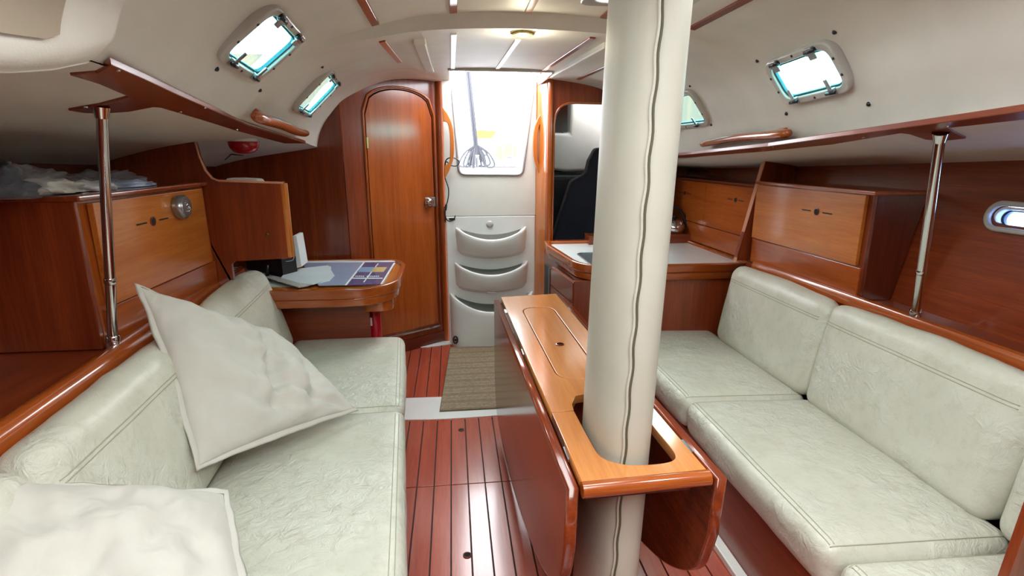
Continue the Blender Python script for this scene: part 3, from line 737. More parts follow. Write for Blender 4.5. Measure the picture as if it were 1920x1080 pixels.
for i, (cl, cr, cc, hh, d, bkp) in enumerate(specs):
    z = P(cl[0], cl[1], 'y', 3.96).z; x0 = P(cl[0], cl[1], 'y', 3.96).x; x1 = P(cr[0], cr[1], 'y', 3.96).x; dzb = z - P(cc[0], bkp, 'y', 3.985).z
    dz = z - P(cc[0], cc[1], 'y', 3.99-d).z; zl = (z-hh) if hh else 0
    rim = .020; fz = .45
    rows_ = [arc(x0+rim, x1-rim, d-rim, z-.022, dz), arc(x0+rim, x1-rim, d-rim, z-.003, dz), arc(x0+.006, x1-.006, d-.006, z+.003, dz), arc(x0, x1, d, z-.006, dz)]
    kk = 8
    for j in range(1, kk+1):
        t = j/kk
        if hh: sh = (1-t**2.2*.45); rows_.append(arc(x0+.010*t, x1-.010*t, d*sh, lerp(z-.006, zl, t), dz*(1-.45*t)))
        else: rows_.append(arc(x0, x1, d*(1+.05*t), lerp(z-.006, 0, t), dz*(1-t)))
    b = B().grid(rows_)
    if hh: b.grid([rows_[-1], arc(x0+.03, x1-.03, d*.26, zl-.03, dz*.4), arc(x0+.05, x1-.05, .002, zl-.05, dz*.25)])
    else:
        for side in (0,): pass
    bd = mk('step', b, M['grp'], stp, smooth=True)
    def back_of(row, off): return [V((q.x, 3.9835, z - off - dzb*(1-((2*q.x-x0-x1)/(x1-x0))**2))) for q in row]
    fr_ = arc(x0+rim, x1-rim, d-rim, z-.014, dz)
    mk('tread_floor', B().grid([back_of(fr_, .0), fr_]), M['grp'], bd, smooth=True)
    fr2 = arc(x0+rim+.022, x1-rim-.022, d-rim-.006, z-.009, dz); bk2 = back_of(fr2, -.004)
    mk('tread', B().grid([bk2, fr2]), M['grip'], bd, label='grey non-slip tread')
bp = cuv(918, 420); mk('badge', B().lathe((bp[0], 3.986, bp[1]), (0, -1, 0), [(.026, 0), (.026, .006), (.012, .009)], 20), M['frame'], stp, smooth=True)
hp = P(922, 549, 'y', 3.80)
b = B(); b.tube([hp+V((-.03, .02, 0)), hp+V((-.03, 0, 0)), hp+V((.03, 0, 0)), hp+V((.03, .02, 0))], .005, 8); mk('catch', b, M['alu'], stp)
p = P(854, 637, 'y', 3.90); b = B()
b.tube([p+V((.016*math.cos(q), -.004, .028*math.sin(q))) for q in [2*PI*i/16 for i in range(16)]], .006, 8, closed=True); b.lathe(p, (0, -1, 0), [(.010, 0), (.010, .008)], 10)
mk('ring_catch', b, M['dkmetal'], stp)
p = cuv(847, 410); mk('label_plate', B().box((p[0]-.02, 3.978, p[1]-.008), (p[0]+.025, 3.986, p[1]+.006)), M['dkmetal'], stp)

# vertical grab handles both sides of the companionway
def dhandle(top, bot, bulge, plane_x, dirx, label):
    t = P(*top, 'y', 3.90); b0 = P(*bot, 'y', 3.90)
    root = thing('grab_rail', (plane_x, 3.9, b0.z), label, 'handle')
    z0, z1 = b0.z, t.z; zc = (z0+z1)/2; hz = (z1-z0)/2
    o = [(0, -hz), (bulge*.55, -hz*.72), (bulge, -hz*.3), (bulge, hz*.35), (bulge*.6, hz*.75), (0, hz)]
    o = [(q.x, q.y) for q in ease([V((a, c, 0)) for a, c in o], 5)]
    i_ = [(.004, -hz*.62), (bulge*.52, -hz*.5), (bulge*.62, -hz*.15), (bulge*.62, hz*.25), (bulge*.45, hz*.55), (.004, hz*.60)]
    i_ = [(q.x, q.y) for q in ease([V((a, c, 0)) for a, c in i_], 4)]
    poly = o + i_[::-1]
    plate('handle_bar', poly, [], (plane_x, 3.92, zc), (dirx, 0, 0), (0, 0, 1), .035, wood('orange', 'z', .6, .25), root, bv=.005)
dhandle((829, 200), (829, 336), .072, -.055, 1, 'orange wooden D-shaped grab handle on the left of the companionway')
dhandle((1026, 204), (1026, 338), .075, .665, -1, 'orange wooden D-shaped grab handle on the right of the companionway')

# right wall of the companionway and galley bulkhead with arched opening
mk('wall_companionway_right', B().hexa([(.60, 4.04, 0), (.685, 3.76, 0), (.71, 3.78, 0), (.64, 4.06, 0), (.61, 4.04, 2.0), (.675, 3.76, 2.0), (.70, 3.78, 2.0), (.65, 4.06, 2.0)]),
   wood('orange', 'z', .5, .25), label='wooden wall right of the companionway steps, its light put into the orange tone', cat='wall', kind='structure')  # lighter orange wood carries the light falling on this wall
GYB = 3.78; go = V((0, GYB+.03, 0))
def guv(px, py): p = P(px, py, 'y', GYB); return (p.x, p.z)
q1 = guv(1037, 440); q2 = guv(1037, 225); q3 = guv(1075, 194)
hole = rnd([(q1[0], .3), (q1[0]+.62, .3), (q1[0]+.62, q3[1]-.01), (q1[0], q3[1])], [0, 0, .14, .14], 8)
plate('wall_galley', [(.66, 0), (1.46, 0), (1.46, 2.02), (.66, 2.02)], [hole], go, px_, pz_, .03, wz, bv=.002, label='mahogany bulkhead behind the galley with an arched opening to the aft cabin', cat='wall', kind='structure')
b = B(); b.tube([V((q[0], GYB-.003, q[1])) for q in rnd([(q1[0]-.008, .3), (q1[0]-.008, q3[1]+.008), (q1[0]+.628, q3[1]-.002), (q1[0]+.628, .3)], [0, .145, .145, 0], 8)], .008, 8)
tag(mk('trim_15', b, wood('mid', 'z', .8, .2), smooth=True), 'rounded moulding around the arched aft cabin opening', 'trim', kind='structure')
b = B(); b.lathe((.682, 3.775, 0), (0, 0, 1), [(.020, 0), (.020, 2.0)], 16)
tag(mk('trim_16', b, wdz, smooth='auto'), 'rounded wooden corner post right of the companionway', 'trim', kind='structure')
mk('wall_galley_aft', B().box((1.44, 4.19, 0), (2.0, 4.22, 1.9)).box((1.44, 3.80, 0), (1.46, 4.20, 1.9)), wz, label='mahogany panel closing the recess behind the galley lockers', cat='wall', kind='structure')
# aft cabin behind the opening
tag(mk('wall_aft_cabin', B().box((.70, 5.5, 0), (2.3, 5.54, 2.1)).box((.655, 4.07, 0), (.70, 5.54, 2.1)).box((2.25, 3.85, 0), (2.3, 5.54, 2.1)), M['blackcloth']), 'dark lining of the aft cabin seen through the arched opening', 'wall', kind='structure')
tag(mk('ceiling', B().box((.66, 4.275, 2.0), (2.3, 5.54, 2.04)), M['liner']), 'cream aft cabin ceiling', 'ceiling', kind='structure')
A = lambda px, py, y: P(px, py, 'y', y)
lo = [A(1032, 248, 4.5), A(1068, 250, 4.5), A(1072, 190, 4.5), A(1150, 185, 4.5), A(1150, 330, 4.5), A(1100, 322, 4.5), A(1060, 322, 4.5), A(1030, 318, 4.5)]
tag(mk('wall_aft_moulding', B().prism(lo, (0, .25, .0)), M['liner'], bev=.03, seg=4), 'pale moulded liner inside the aft cabin', 'wall', kind='structure')
tag(mk('trim_17', B().prism([A(1030, 190, 4.3), A(1064, 190, 4.3), A(1064, 248, 4.3), A(1030, 248, 4.3)], (0, .04, 0)), wood('dark', 'z')), 'dark wood locker corner inside the aft cabin', 'trim', kind='structure')
jk = [A(1118, 278, 4.2), A(1128, 276, 4.2), A(1150, 300, 4.2), A(1150, 470, 4.2), A(1030, 470, 4.2), A(1052, 400, 4.2), A(1072, 340, 4.2), A(1100, 325, 4.2), A(1106, 300, 4.2)]
tag(mk('hanging_jacket', B().prism(jk, (0, .12, 0)), M['navy'], bev=.03, seg=4), 'dark navy jacket hanging in the aft cabin opening', 'jacket')
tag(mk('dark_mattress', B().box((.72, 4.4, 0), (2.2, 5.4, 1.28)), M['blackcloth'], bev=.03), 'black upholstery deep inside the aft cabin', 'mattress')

# ============================================================ SOFAS
def soft(name, c8, r, label, cat, mat='leather', puff=.014, seams=(), group=None, n=24, seed=0, wob=.004):
    b = cushion(c8, r, puff, n, wob, seed); bv = bvh_of(b)
    base = sum((V(p) for p in c8[:4]), V((0, 0, 0)))/4
    t = thing(name, base, label, cat, group)
    c = mk('cover', b, M[mat], t, smooth=True)
    for sm in seams:
        pts = []
        for i in range(41):
            u, v, w_ = [lerp(a, d, i/40) for a, d in zip(sm[0], sm[1])]
            p = trilin([V(q) for q in c8], u, v, w_); h = bv.find_nearest(p); pts.append(h[0] + (h[0]-trilin([V(q) for q in c8], .5, .5, .5)).normalized()*.0006)
        bb = B(); bb.tube(pts, sm[2] if len(sm) > 2 else .0016, 5); mk('seam', bb, M['stitch'], t, smooth=True)
    return t
xcL = lambda y: -.755 - .075*(y-1.4)          # crease of the left sofa
xtL = lambda y: -.945 - .085*(y-1.1)          # back top edge, left
xfL = lambda y: -.080 - .080*(y-.4)           # front edge, left
def seatL(y0, y1, x0=None, dy=0):
    z0, z1 = .295, .445
    return [(xcL(y0)-.05, y0, z0), (xfL(y0)-.03, y0, z0), (xfL(y1)-.03, y1-dy, z0), (xcL(y1)-.05, y1, z0),
            (xcL(y0)-.05, y0, z1-.01), (xfL(y0), y0, z1+.005), (xfL(y1), y1-dy, z1+.005), (xcL(y1)-.05, y1, z1-.01)]
SE = [((.93, .03, 1), (.93, .97, 1)), ((.955, .03, 1), (.955, .97, 1)), ((.05, .02, 1.0), (.97, .02, 1.0)), ((.05, .98, 1.0), (.97, .98, 1.0))]
GS1 = 'cream leather seat cushions'; GS2 = 'cream leather back cushions'
soft('seat_cushion', seatL(.10, 2.03), .05, 'long cream leather seat cushion of the left sofa, under the throw pillows', 'cushion', seams=SE, group=GS1, seed=1, n=34)
c8 = seatL(2.035, 2.99, dy=.05)
soft('seat_cushion', c8, .055, 'aft cream leather seat cushion of the left sofa beside the chart table', 'cushion', seams=SE[:3], group=GS1, seed=2)
def backL(y0, y1, ex=0):
    z0, z1 = .44, .875
    f = lambda y: [V((xcL(y)-.12, y, z0)), V((xcL(y)+.0, y, z0)), V((xtL(y)+.105, y, z1)), V((xtL(y)-.01, y, z1-.02))]
    a, c = f(y0), f(y1)
    # u: outboard -> inboard, v: fore -> aft, w: up
    return [a[0], a[1], c[1], c[0], a[3], a[2], c[2], c[3]]
SB = [((1, .03, .80), (1, .97, .80)), ((1, .03, .825), (1, .97, .825))]
soft('back_cushion', backL(.10, 1.02), .05, 'foremost back cushion of the left sofa, showing at the left frame edge', 'cushion', seams=SB, group=GS2, seed=3)
soft('back_cushion', backL(1.03, 2.00), .05, 'wrinkled back cushion of the left sofa behind the upright throw pillow', 'cushion', seams=SB, group=GS2, seed=4, wob=.006)
soft('back_cushion', backL(2.01, 2.86), .07, 'aft back cushion of the left sofa tucked against the chart table', 'cushion', seams=SB, group=GS2, seed=5, puff=.03)

xcR = lambda y: 1.475; xfR = lambda y: .945 if y < 2.2 else .945-.03*(y-2.2); xtR = 1.615
def seatR(y0, y1):
    z0, z1 = .29, .445
    return [(xfR(y0)+.015, y0, z0), (xcR(y0)+.05, y0, z0), (xcR(y1)+.05, y1, z0), (xfR(y1)+.015, y1, z0),
            (xfR(y0), y0, z1+.005), (xcR(y0)+.05, y0, z1-.01), (xcR(y1)+.05, y1, z1-.01), (xfR(y1), y1, z1+.005)]
SER = [((.07, .03, 1), (.07, .97, 1)), ((.045, .03, 1), (.045, .97, 1)), ((.03, .02, 1.0), (.95, .02, 1.0)), ((.03, .98, 1.0), (.95, .98, 1.0))]
soft('seat_cushion', seatR(.15, 1.055), .05, 'nearest seat cushion of the right sofa at the bottom right corner', 'cushion', seams=SER, group=GS1, seed=6)
soft('seat_cushion', seatR(1.075, 1.965), .05, 'middle seat cushion of the right sofa, the largest in view', 'cushion', seams=SER, group=GS1, seed=7)
soft('seat_cushion', seatR(1.975, 2.90), .05, 'aft seat cushion of the right sofa beside the mast and galley', 'cushion', seams=SER, group=GS1, seed=8)
def backR(y0, y1):
    z0, z1 = .425, .865
    f = lambda y: [V((1.452, y, z0)), V((1.60, y, z0)), V((1.63, y, z1-.02)), V((1.525, y, z1))]
    a, c = f(y0), f(y1); return [a[0], a[1], c[1], c[0], a[3], a[2], c[2], c[3]]
SBR = [((0, .03, .80), (0, .97, .80)), ((0, .03, .825), (0, .97, .825))]
soft('back_cushion', backR(.15, 1.12), .05, 'nearest back cushion of the right sofa, cut by the right frame edge', 'cushion', seams=SBR, group=GS2, seed=9)
soft('back_cushion', backR(1.135, 1.945), .05, 'middle wrinkled back cushion of the right sofa', 'cushion', seams=SBR, group=GS2, seed=10, wob=.006)
soft('back_cushion', backR(1.955, 2.74), .06, 'aft back cushion of the right sofa next to the wooden fin', 'cushion', seams=SBR, group=GS2, seed=11)

# bases and back boards
ny_ = max(P(700, 541, 'z', .775).y, 2.72) + .20
def base_box(name, lo, hi, mat, label, cat):
    return mk(name, B().box(lo, hi), mat, label=label, cat=cat, bev=.004)
b = B().hexa([(-1.0, .0, 0), (-.20, .0, 0), (-.36, ny_-.01, 0), (-1.0, ny_-.01, 0), (-1.0, .0, .29), (-.14, .0, .29), (-.30, ny_-.01, .29), (-1.0, ny_-.01, .29)])
sl_ = thing('sofa_base', (-.6, 1.5, 0), 'mahogany plinth under the cushions of the left sofa', 'sofa')
mk('base', b, wood('red', 'y'), sl_, bev=.004)
b = B().hexa([(-.92, -.2, .30), (-.90, -.2, .30), (-1.00, 2.9, .30), (-1.03, 2.9, .30), (xtL(-.2)-.04, -.2, .865), (xtL(-.2)-.015, -.2, .865), (xtL(2.9)-.015, 2.9, .865), (xtL(2.9)-.04, 2.9, .865)])
mk('trim_22', b, wood('red', 'y'), label='mahogany back board behind the left sofa cushions', cat='trim', kind='structure')
sr_ = thing('sofa_base', (1.3, 1.5, 0), 'dark mahogany plinth under the cushions of the right sofa', 'sofa')
mk('base', B().box((.985, -.2, 0), (1.60, 2.91, .29)), wood('red', 'y'), sr_, bev=.004)
mk('trim_23', B().box((1.635, -.2, .29), (1.655, 2.78, .865)), wood('red', 'y'), label='mahogany back board behind the right sofa cushions', cat='trim', kind='structure')

# rounded rails and the ledge boards behind the backrests
wry = wood('mid', 'y', .8, .18)
b = B(); pts = [V((xtL(y)-.045, y, .868)) for y in [-.3+.2*i for i in range(15)]]
rows_ = []
for p in pts: rows_.append([p+V((.040, 0, -.03)), p+V((.044, 0, .0)), p+V((.036, 0, .016)), p+V((.018, 0, .024)), p+V((-.004, 0, .022)), p+V((-.02, 0, .006)), p+V((-.02, 0, -.03))])
b.grid(rows_, closed=True); b.f += [tuple(range(7)), tuple(len(b.v)-7+i for i in range(7))]
tag(mk('trim_18', b, wry, smooth='auto'), 'varnished wooden rail along the top of the left sofa back', 'trim', kind='structure')
b = B().hexa([(-1.45, -.3, .83), (xtL(-.3)-.05, -.3, .83), (xtL(2.49)-.05, 2.49, .83), (-1.45, 2.49, .83), (-1.45, -.3, .865), (xtL(-.3)-.05, -.3, .865), (xtL(2.49)-.05, 2.49, .865), (-1.45, 2.49, .865)])
tag(mk('trim_19', b, wood('red', 'y')), 'dark wooden ledge between the left sofa back and the hull', 'trim', kind='structure')
b = B(); rows_ = []
for y in [-.3+.2*i for i in range(16)]:
    p = V((1.652, min(y, 2.79), .868)); rows_.append([p+V((-.026, 0, -.03)), p+V((-.028, 0, .0)), p+V((-.02, 0, .014)), p+V((-.006, 0, .018)), p+V((.012, 0, .006)), p+V((.012, 0, -.03))])
b.grid(rows_, closed=True); b.f += [tuple(range(6)), tuple(len(b.v)-6+i for i in range(6))]
tag(mk('trim_20', b, wry, smooth='auto'), 'varnished wooden rail along the top of the right sofa back', 'trim', kind='structure')
tag(mk('trim_21', B().box((1.655, -.3, .83), (1.785, 2.79, .868)), wood('red', 'y')), 'dark wooden ledge between the right sofa back and the hull', 'trim', kind='structure')

# ============================================================ LOCKERS
wo_ = wood('orange', 'y', .55, .25); wm = wood('mid', 'y', .5, .25)
def hole_mark(parent, c, n, u, sc=1.0, lab=None):
    mk('finger_hole', B().lathe(V(c)-V(n)*.002, n, [(.017*sc, 0), (.017*sc, .0035), (.013*sc, .0040), (.0125*sc, .0030)], 18), wood('dark', 'x'), parent)
    mk('hole', B().lathe(V(c), n, [(.0125*sc, 0), (.0125*sc, .0026)], 16), M['holes'], parent)
    u = V(u).normalized(); up = u.cross(V(n)).normalized()
    for s in (-1, 1): mk('slot', B().obox(V(c)+u*(s*.072*sc)+V(n)*.001, u*.030*sc, up*.0022, V(n)*.0012), M['holes'], parent)
XL = -1.08
lk_ = thing('locker', (XL-.15, 2.08, .87), 'mahogany locker with an orange flap door on the left ledge, behind the steel pole', 'locker')
y0, y1 = 1.685, 2.495
mk('body', B().hexa([(-1.45, y0, .868), (XL-.002, y0, .868), (XL-.002, y1, .868), (-1.45, y1, .868), (-1.48, y0, 1.318), (XL-.01, y0, 1.318), (XL-.01, y1, 1.318), (-1.48, y1, 1.318)]), wood('mid', 'z', .5, .22), lk_, bev=.002)
mk('side_panel', B().hexa([(-1.45, y0-.018, .868), (XL-.004, y0-.018, .868), (XL-.004, y0, .868), (-1.45, y0, .868), (-1.48, y0-.018, 1.322), (XL-.004, y0-.018, 1.322), (XL-.004, y0, 1.322), (-1.48, y0, 1.322)]), wood('red', 'z', .6, .18), lk_, bev=.003)
zb_, zt_ = P(300, 530, 'x', XL).z, 1.312
d = mk('door', B().box((XL-.004, y0+.035, .992), (XL+.014, y1-.055, 1.310)), wo_, lk_, bev=.002)
hole_mark(d, P(287, 415, 'x', XL+.015), (1, 0, 0), (0, 1, 0))
mk('lower_panel', B().box((XL-.006, y0+.02, .87), (XL+.004, y1, .985)), wm, lk_, bev=.002)
mk('top_board', B().box((-1.48, y0-.025, 1.318), (XL+.016, y1, 1.336)), wood('red', 'y', .8, .15), lk_, bev=.006, seg=3)
kp = P(333, 388, 'x', XL+.016)
ck = thing('bell_knob', kp, 'round brushed metal bell-shaped instrument on the orange locker door, left side', 'instrument')
mk('case', B().lathe(kp, (1, 0, 0), [(.045, 0), (.047, .012), (.046, .026), (.040, .033)], 30), M['alu'], ck, smooth='auto')
mk('face', B().lathe(kp, (1, 0, 0), [(.040, .030), (.037, .036), (.01, .037)], 26), M['alu'], ck, smooth='auto')
cu = [[(-.6, .55), (-.35, .75), (-.1, .6), (.0, .4)], [(-.45, .2), (-.1, .35), (.25, .1), (0, -.1)], [(-.2, -.2), (.1, -.3), (.45, -.1), (.55, -.45)], [(-.5, -.5), (-.2, -.65), (.15, -.5), (.3, -.75)]]
for q in cu:
    b = B(); b.tube(ease([kp+V((.0385, a*.030, c*.030)) for a, c in q], 4), .0022, 6); mk('emblem', b, M['chrome'], ck, smooth=True)

fin = [P(px, py, 'y', 2.5) for px, py in ((366, 268), (373, 292), (385, 320), (397, 334), (410, 339), (530, 343), (545, 484), (440, 490), (434, 496), (437, 520), (441, 545))]
dz_ = lambda x: V((x, 2.5, deckL(x, 2.5).z+.003))
fin = [V((-1.45, 2.5, .866)), dz_(-1.49), dz_(-1.25), dz_(fin[0].x)] + fin[1:] + [V((fin[-1].x, 2.5, .866))]
ic = thing('instrument_cabinet', (-1.0, 2.5, .84), 'mahogany divider and cabinet with a curved cut-out, overhanging the chart table', 'cabinet')
mk('divider', B().prism(fin, (0, .022, 0)), wood('red', 'z', .4, .28), ic, bev=.003)
e1 = P(537, 344, 'y', 2.5); e2 = P(545, 482, 'y', 2.5)
mk('box', B().box((-1.08, 2.52, e2.z), (e2.x-.05, 2.70, e1.z)), wood('red', 'z', .4, .28), ic, bev=.003)
b = B(); b.lathe((e2.x-.004, 2.516, e2.z-.001), (0, 0, 1), [(.017, 0), (.018, .002), (.018, e1.z-e2.z), (.016, e1.z-e2.z+.002)], 16); mk('corner_post', b, wood('orange', 'z', .7, .2), ic, smooth='auto')
b = B(); b.tube([p+V((0, -.001, 0)) for p in fin[3:9]], .005, 6); mk('edge_veneer', b, M['pink'], ic, smooth=True)
p = P(501, 440, 'y', 2.498); mk('stud', B().lathe(p, (0, -1, 0), [(.009, 0), (.009, .002), (.005, .004)], 12), plain('dull_brass', '#6d4a26', .4, .6), ic)
tag(mk('folded_cloth', cushion([V(q) for q in [(-1.0, 2.53, e1.z), (-.86, 2.53, e1.z), (-.86, 2.62, e1.z), (-1.0, 2.62, e1.z), (-1.0, 2.53, e1.z+.022), (-.87, 2.53, e1.z+.02), (-.87, 2.62, e1.z+.018), (-1.0, 2.62, e1.z+.022)]], .009, .002, 8, .004, 3), M['pillow'], smooth=True), 'small folded pale cloth lying on top of the instrument cabinet', 'cloth')

# right locker and fin
XR = 1.655
lr = thing('locker', (XR+.12, 2.36, .868), 'mahogany locker with an orange flap door on the right ledge, ahead of the steel pole', 'locker')
y0, y1 = 1.95, 2.785
mk('body', B().hexa([(XR+.004, y0, .868), (1.787, y0, .868), (1.787, y1, .868), (XR+.004, y1, .868), (XR+.004, y0, 1.305), (1.872, y0, 1.305), (1.872, y1, 1.305), (XR+.004, y1, 1.305)]), wood('red', 'z', .4, .25), lr, bev=.002)
mk('side_panel', B().hexa([(XR+.002, y0-.018, .868), (1.787, y0-.018, .868), (1.787, y0, .868), (XR+.002, y0, .868), (XR+.002, y0-.018, 1.308), (1.874, y0-.018, 1.308), (1.874, y0, 1.308), (XR+.002, y0, 1.308)]), wood('dark', 'z', .6, .18), lr, bev=.003)
d = mk('door', B().box((XR-.012, y0+.03, 1.005), (XR+.004, y1-.02, 1.292)), wo_, lr, bev=.002)
hole_mark(d, P(1531, 397, 'x', XR-.013), (-1, 0, 0), (0, 1, 0))
mk('lower_panel', B().box((XR-.004, y0+.01, .87), (XR+.006, y1-.02, .998)), wm, lr, bev=.002)
mk('top_board', B().box((XR-.014, y0-.02, 1.294), (1.874, y1, 1.312)), wood('mid', 'y', .8, .15), lr, bev=.006, seg=3)
FY = 2.80
f1 = P(1437, 297, 'y', FY); f2 = P(1381, 492, 'y', FY)
fin = [V((f2.x, FY, .845)), V((f2.x, FY, f2.z)), V((f1.x, FY, min(f1.z, deckR(f1.x, FY).z+.003))), deckR(1.885, FY)+V((0, 0, .003)), V((1.787, FY, .845))]
fr = thing('wooden_fin', (1.7, FY, .845), 'tall slanted mahogany divider between the right sofa and the galley', 'divider')
mk('panel', B().prism([V((f2.x, FY, .868)), V((1.787, FY, .868)), fin[3], fin[2], V((f2.x+.002, FY, .90))], (0, .03, 0)), wood('red', 'z', .4, .28), fr)
b = B().hexa([f2+V((-.004, 0, 0)), f2+V((.002, 0, 0)), f2+V((.002, .032, 0)), f2+V((-.004, .032, 0)), f1+V((-.004, 0, 0)), f1+V((.002, 0, 0)), f1+V((.002, .032, 0)), f1+V((-.004, .032, 0))])
mk('edge_veneer', b, M['pink'], fr)

# steel poles
def pole(top, topz, foot, label):
    t = thing('steel_pole', foot, label, 'pole'); f = V(foot); d = (top-f)
    b = B(); b.tube([f, top], .0135, 18); mk('tube', b, M['chrome'], t, smooth='auto')
    b = B(); b.lathe(f+d*.0, d, [(.019, 0), (.019, .045), (.015, .05)], 18); mk('foot_sleeve', b, M['chrome'], t, smooth='auto')
    b = B(); b.lathe(f+d*.30, d, [(.0135, 0), (.0155, .004), (.0155, .016), (.0135, .02)], 18); mk('joint_collar', b, M['chrome'], t, smooth='auto')
    b = B(); b.lathe(top-d.normalized()*.03, d, [(.015, 0), (.019, .02), (.021, .03)], 18); mk('head_sleeve', b, M['chrome'], t, smooth='auto')
tp = hitb(deckLb, 189, 197); pole(tp - V((0, 0, .004)), 0, tuple(P(213, 655, 'z', .868)), 'polished steel pole in front of the left locker')
tp = hitb(deckRb, 1765, 244); pole(tp - V((0, 0, .004)), 0, tuple(P(1715, 598, 'z', .870)), 'polished steel pole on the right beside the dark locker side')

# clear bags on the left locker
def bag(name, lo, hi, amp, seed, mat, label, cat='bag', parts=()):
    cx, cy, cz = [(a+c)/2 for a, c in zip(lo, hi)]; t = thing(name, (cx, cy, lo[2]), label, cat)
    def blob(lo, hi, amp, seed, res=26):
        b = B(); cx, cy = (lo[0]+hi[0])/2, (lo[1]+hi[1])/2; rows_ = []
        for i in range(res+1):
            th = PI/2*i/res*.9999; r = []
            for k in range(40):
                ph = 2*PI*k/40; q = V((math.cos(ph)*math.cos(th)**.6, math.sin(ph)*math.cos(th)**.6, math.sin(th)))
                nn = noise.noise(q*2.4+V((seed*7.7, 0, 0)))*amp + abs(noise.noise(q*6+V((0, seed*3.3, 0))))*amp*.6
                sc = 1+nn
                r.append(V((cx+q.x*(hi[0]-lo[0])/2*sc, cy+q.y*(hi[1]-lo[1])/2*sc, lo[2]+max(0, q.z*(hi[2]-lo[2])*sc))))
            rows_.append(r)
        b.grid(rows_, closed=True); return b
    mk('film', blob(lo, hi, amp, seed), mat, t, smooth=True)
    for nm, l2, h2, a2, s2, m2 in parts: mk(nm, blob(l2, h2, a2, s2, 14), M[m2], t, smooth=True)
    return t
bag('plastic_bag', (-1.34, 1.42, 1.338), (-1.12, 1.78, 1.405), .45, 1, M['bag'], 'crumpled clear plastic bag holding dark and cream fabric, farthest left on the locker', parts=(('dark_fabric', (-1.30, 1.55, 1.34), (-1.16, 1.68, 1.41), .5, 5, 'navy'), ('cream_fabric', (-1.30, 1.66, 1.34), (-1.13, 1.84, 1.375), .5, 6, 'pillow')))
bag('plastic_bag', (-1.34, 1.78, 1.338), (-1.12, 2.22, 1.385), .5, 2, M['bag'], 'clear plastic bag with blue and white contents, behind the steel pole on the locker', parts=(('blue_packet', (-1.28, 1.98, 1.338), (-1.12, 2.24, 1.362), .3, 7, 'bookblue'), ('white_packet', (-1.26, 1.80, 1.338), (-1.12, 1.99, 1.366), .4, 8, 'white')))

# red lamp under the left side deck
p = hitb(deckLb, 456, 263); d_ = V((.9, .45, 0)).normalized()
rl = thing('red_lamp', p, 'red plastic navigation lamp under the left side deck', 'lamp')
sc = (p-C0).length
mk('base', B().lathe(p+V((0, 0, .008)), (0, 0, -1), [(.060, 0), (.060, .014)], 24), M['white'], rl, smooth='auto')
b = B(); rows_ = []
for i in range(9):
    th = PI/2*i/8*.9999; rows_.append([p + V((0, 0, -.006)) + V((math.cos(q)*.070*math.cos(th)**.7, math.sin(q)*.055*math.cos(th)**.7, -.055*math.sin(th))) for q in [2*PI*k/24 for k in range(24)]])
b.grid(rows_, closed=True); mk('lens', b, M['red'], rl, smooth=True)
p = hitb(deckLb, 430, 292); b = B(); b.tube([hitb(deckLb, 422, 296)-V((0, 0, .01)), hitb(deckLb, 433, 285)-V((0, 0, .012)), hitb(deckLb, 455, 288)-V((0, 0, .01))], .004, 6)
tag(mk('lamp_cable', b, M['dkmetal'], smooth=True), 'short dark cable clipped beside the red lamp', 'cable')

# ============================================================ CHART TABLE
ZT = .775
ny = P(700, 541, 'z', ZT).y; fy = P(620, 486, 'z', ZT).y; nx = P(757, 505, 'z', ZT).x
ny = max(ny, 2.72)
ct = thing('chart_table', (-.8, (ny+fy)/2, .45), 'varnished wooden chart table with a rounded raised rim', 'table')
out = rnd([(-1.32, ny), (nx, ny), (nx, fy), (-1.32, fy)], [0, .28, .26, 0], 12)
inn = rnd([(-1.30, ny+.026), (nx-.030, ny+.026), (nx-.030, fy-.026), (-1.30, fy-.026)], [0, .25, .23, 0], 12)
wt = wood('mid', 'x', .9, .14)
plate('rim', out, [inn], (0, 0, ZT-.055), (1, 0, 0), (0, 1, 0), .055, wt, ct, bv=.008, res=4)
plate('tabletop', rnd([(-1.31, ny+.01), (nx-.01, ny+.01), (nx-.01, fy-.01), (-1.31, fy-.01)], [0, .27, .25, 0], 12), [], (0, 0, ZT-.055), (1, 0, 0), (0, 1, 0), .040, wood('orange', 'x', .7, .2), ct)
plate('apron', rnd([(-1.31, ny+.008), (nx-.012, ny+.008), (nx-.012, fy-.01), (-1.31, fy-.01)], [0, .27, .25, 0], 12), [], (0, 0, ZT-.098), (1, 0, 0), (0, 1, 0), .042, wt, ct, bv=.004)
plate('drawer_pod', rnd([(-.50, ny+.13), (nx-.04, ny+.13), (nx-.04, fy-.06), (-.50, fy-.06)], [0, .22, .2, 0], 10), [], (0, 0, ZT-.165), (1, 0, 0), (0, 1, 0), .069, wt, ct, bv=.005)
lp = P(694, 600, 'y', ny+.22)
mk('leg_panel', B().box((-1.15, ny+.20, .0), (lp.x, ny+.225, ZT-.097)), wood('red', 'x', .3, .3), ct, bev=.002)
ep = P(703, 612, 'y', ny+.36)
ex = thing('fire_extinguisher', (ep.x, ep.y, .25), 'red fire extinguisher just visible under the chart table end', 'extinguisher')
b = B(); b.lathe((ep.x, ep.y, .25), (0, 0, 1), [(.035, 0), (.04, .01), (.04, .36), (.02, .40), (.012, .42)], 18); mk('cylinder', b, M['red'], ex, smooth='auto')
mk('paper_label', B().box((ep.x-.035, ep.y-.043, .47), (ep.x-.008, ep.y-.036, .52)), M['white'], ex)
zs = ZT-.0145
def desk(px, z=zs): return [P(a, c, 'z', z) for a, c in px]
def slab(name, px, h, mat, parent=None, z=zs, **k): return mk(name, B().prism(desk(px, z), (0, 0, h)), mat, parent, **k)
slab('sea_chart', [(437, 505), (470, 495), (560, 512), (580, 536), (470, 540), (440, 530)], .001, plain('chart_green', '#a9b8ad', .5), label='pale green sea chart lying flat under the ruler on the chart table', cat='chart')
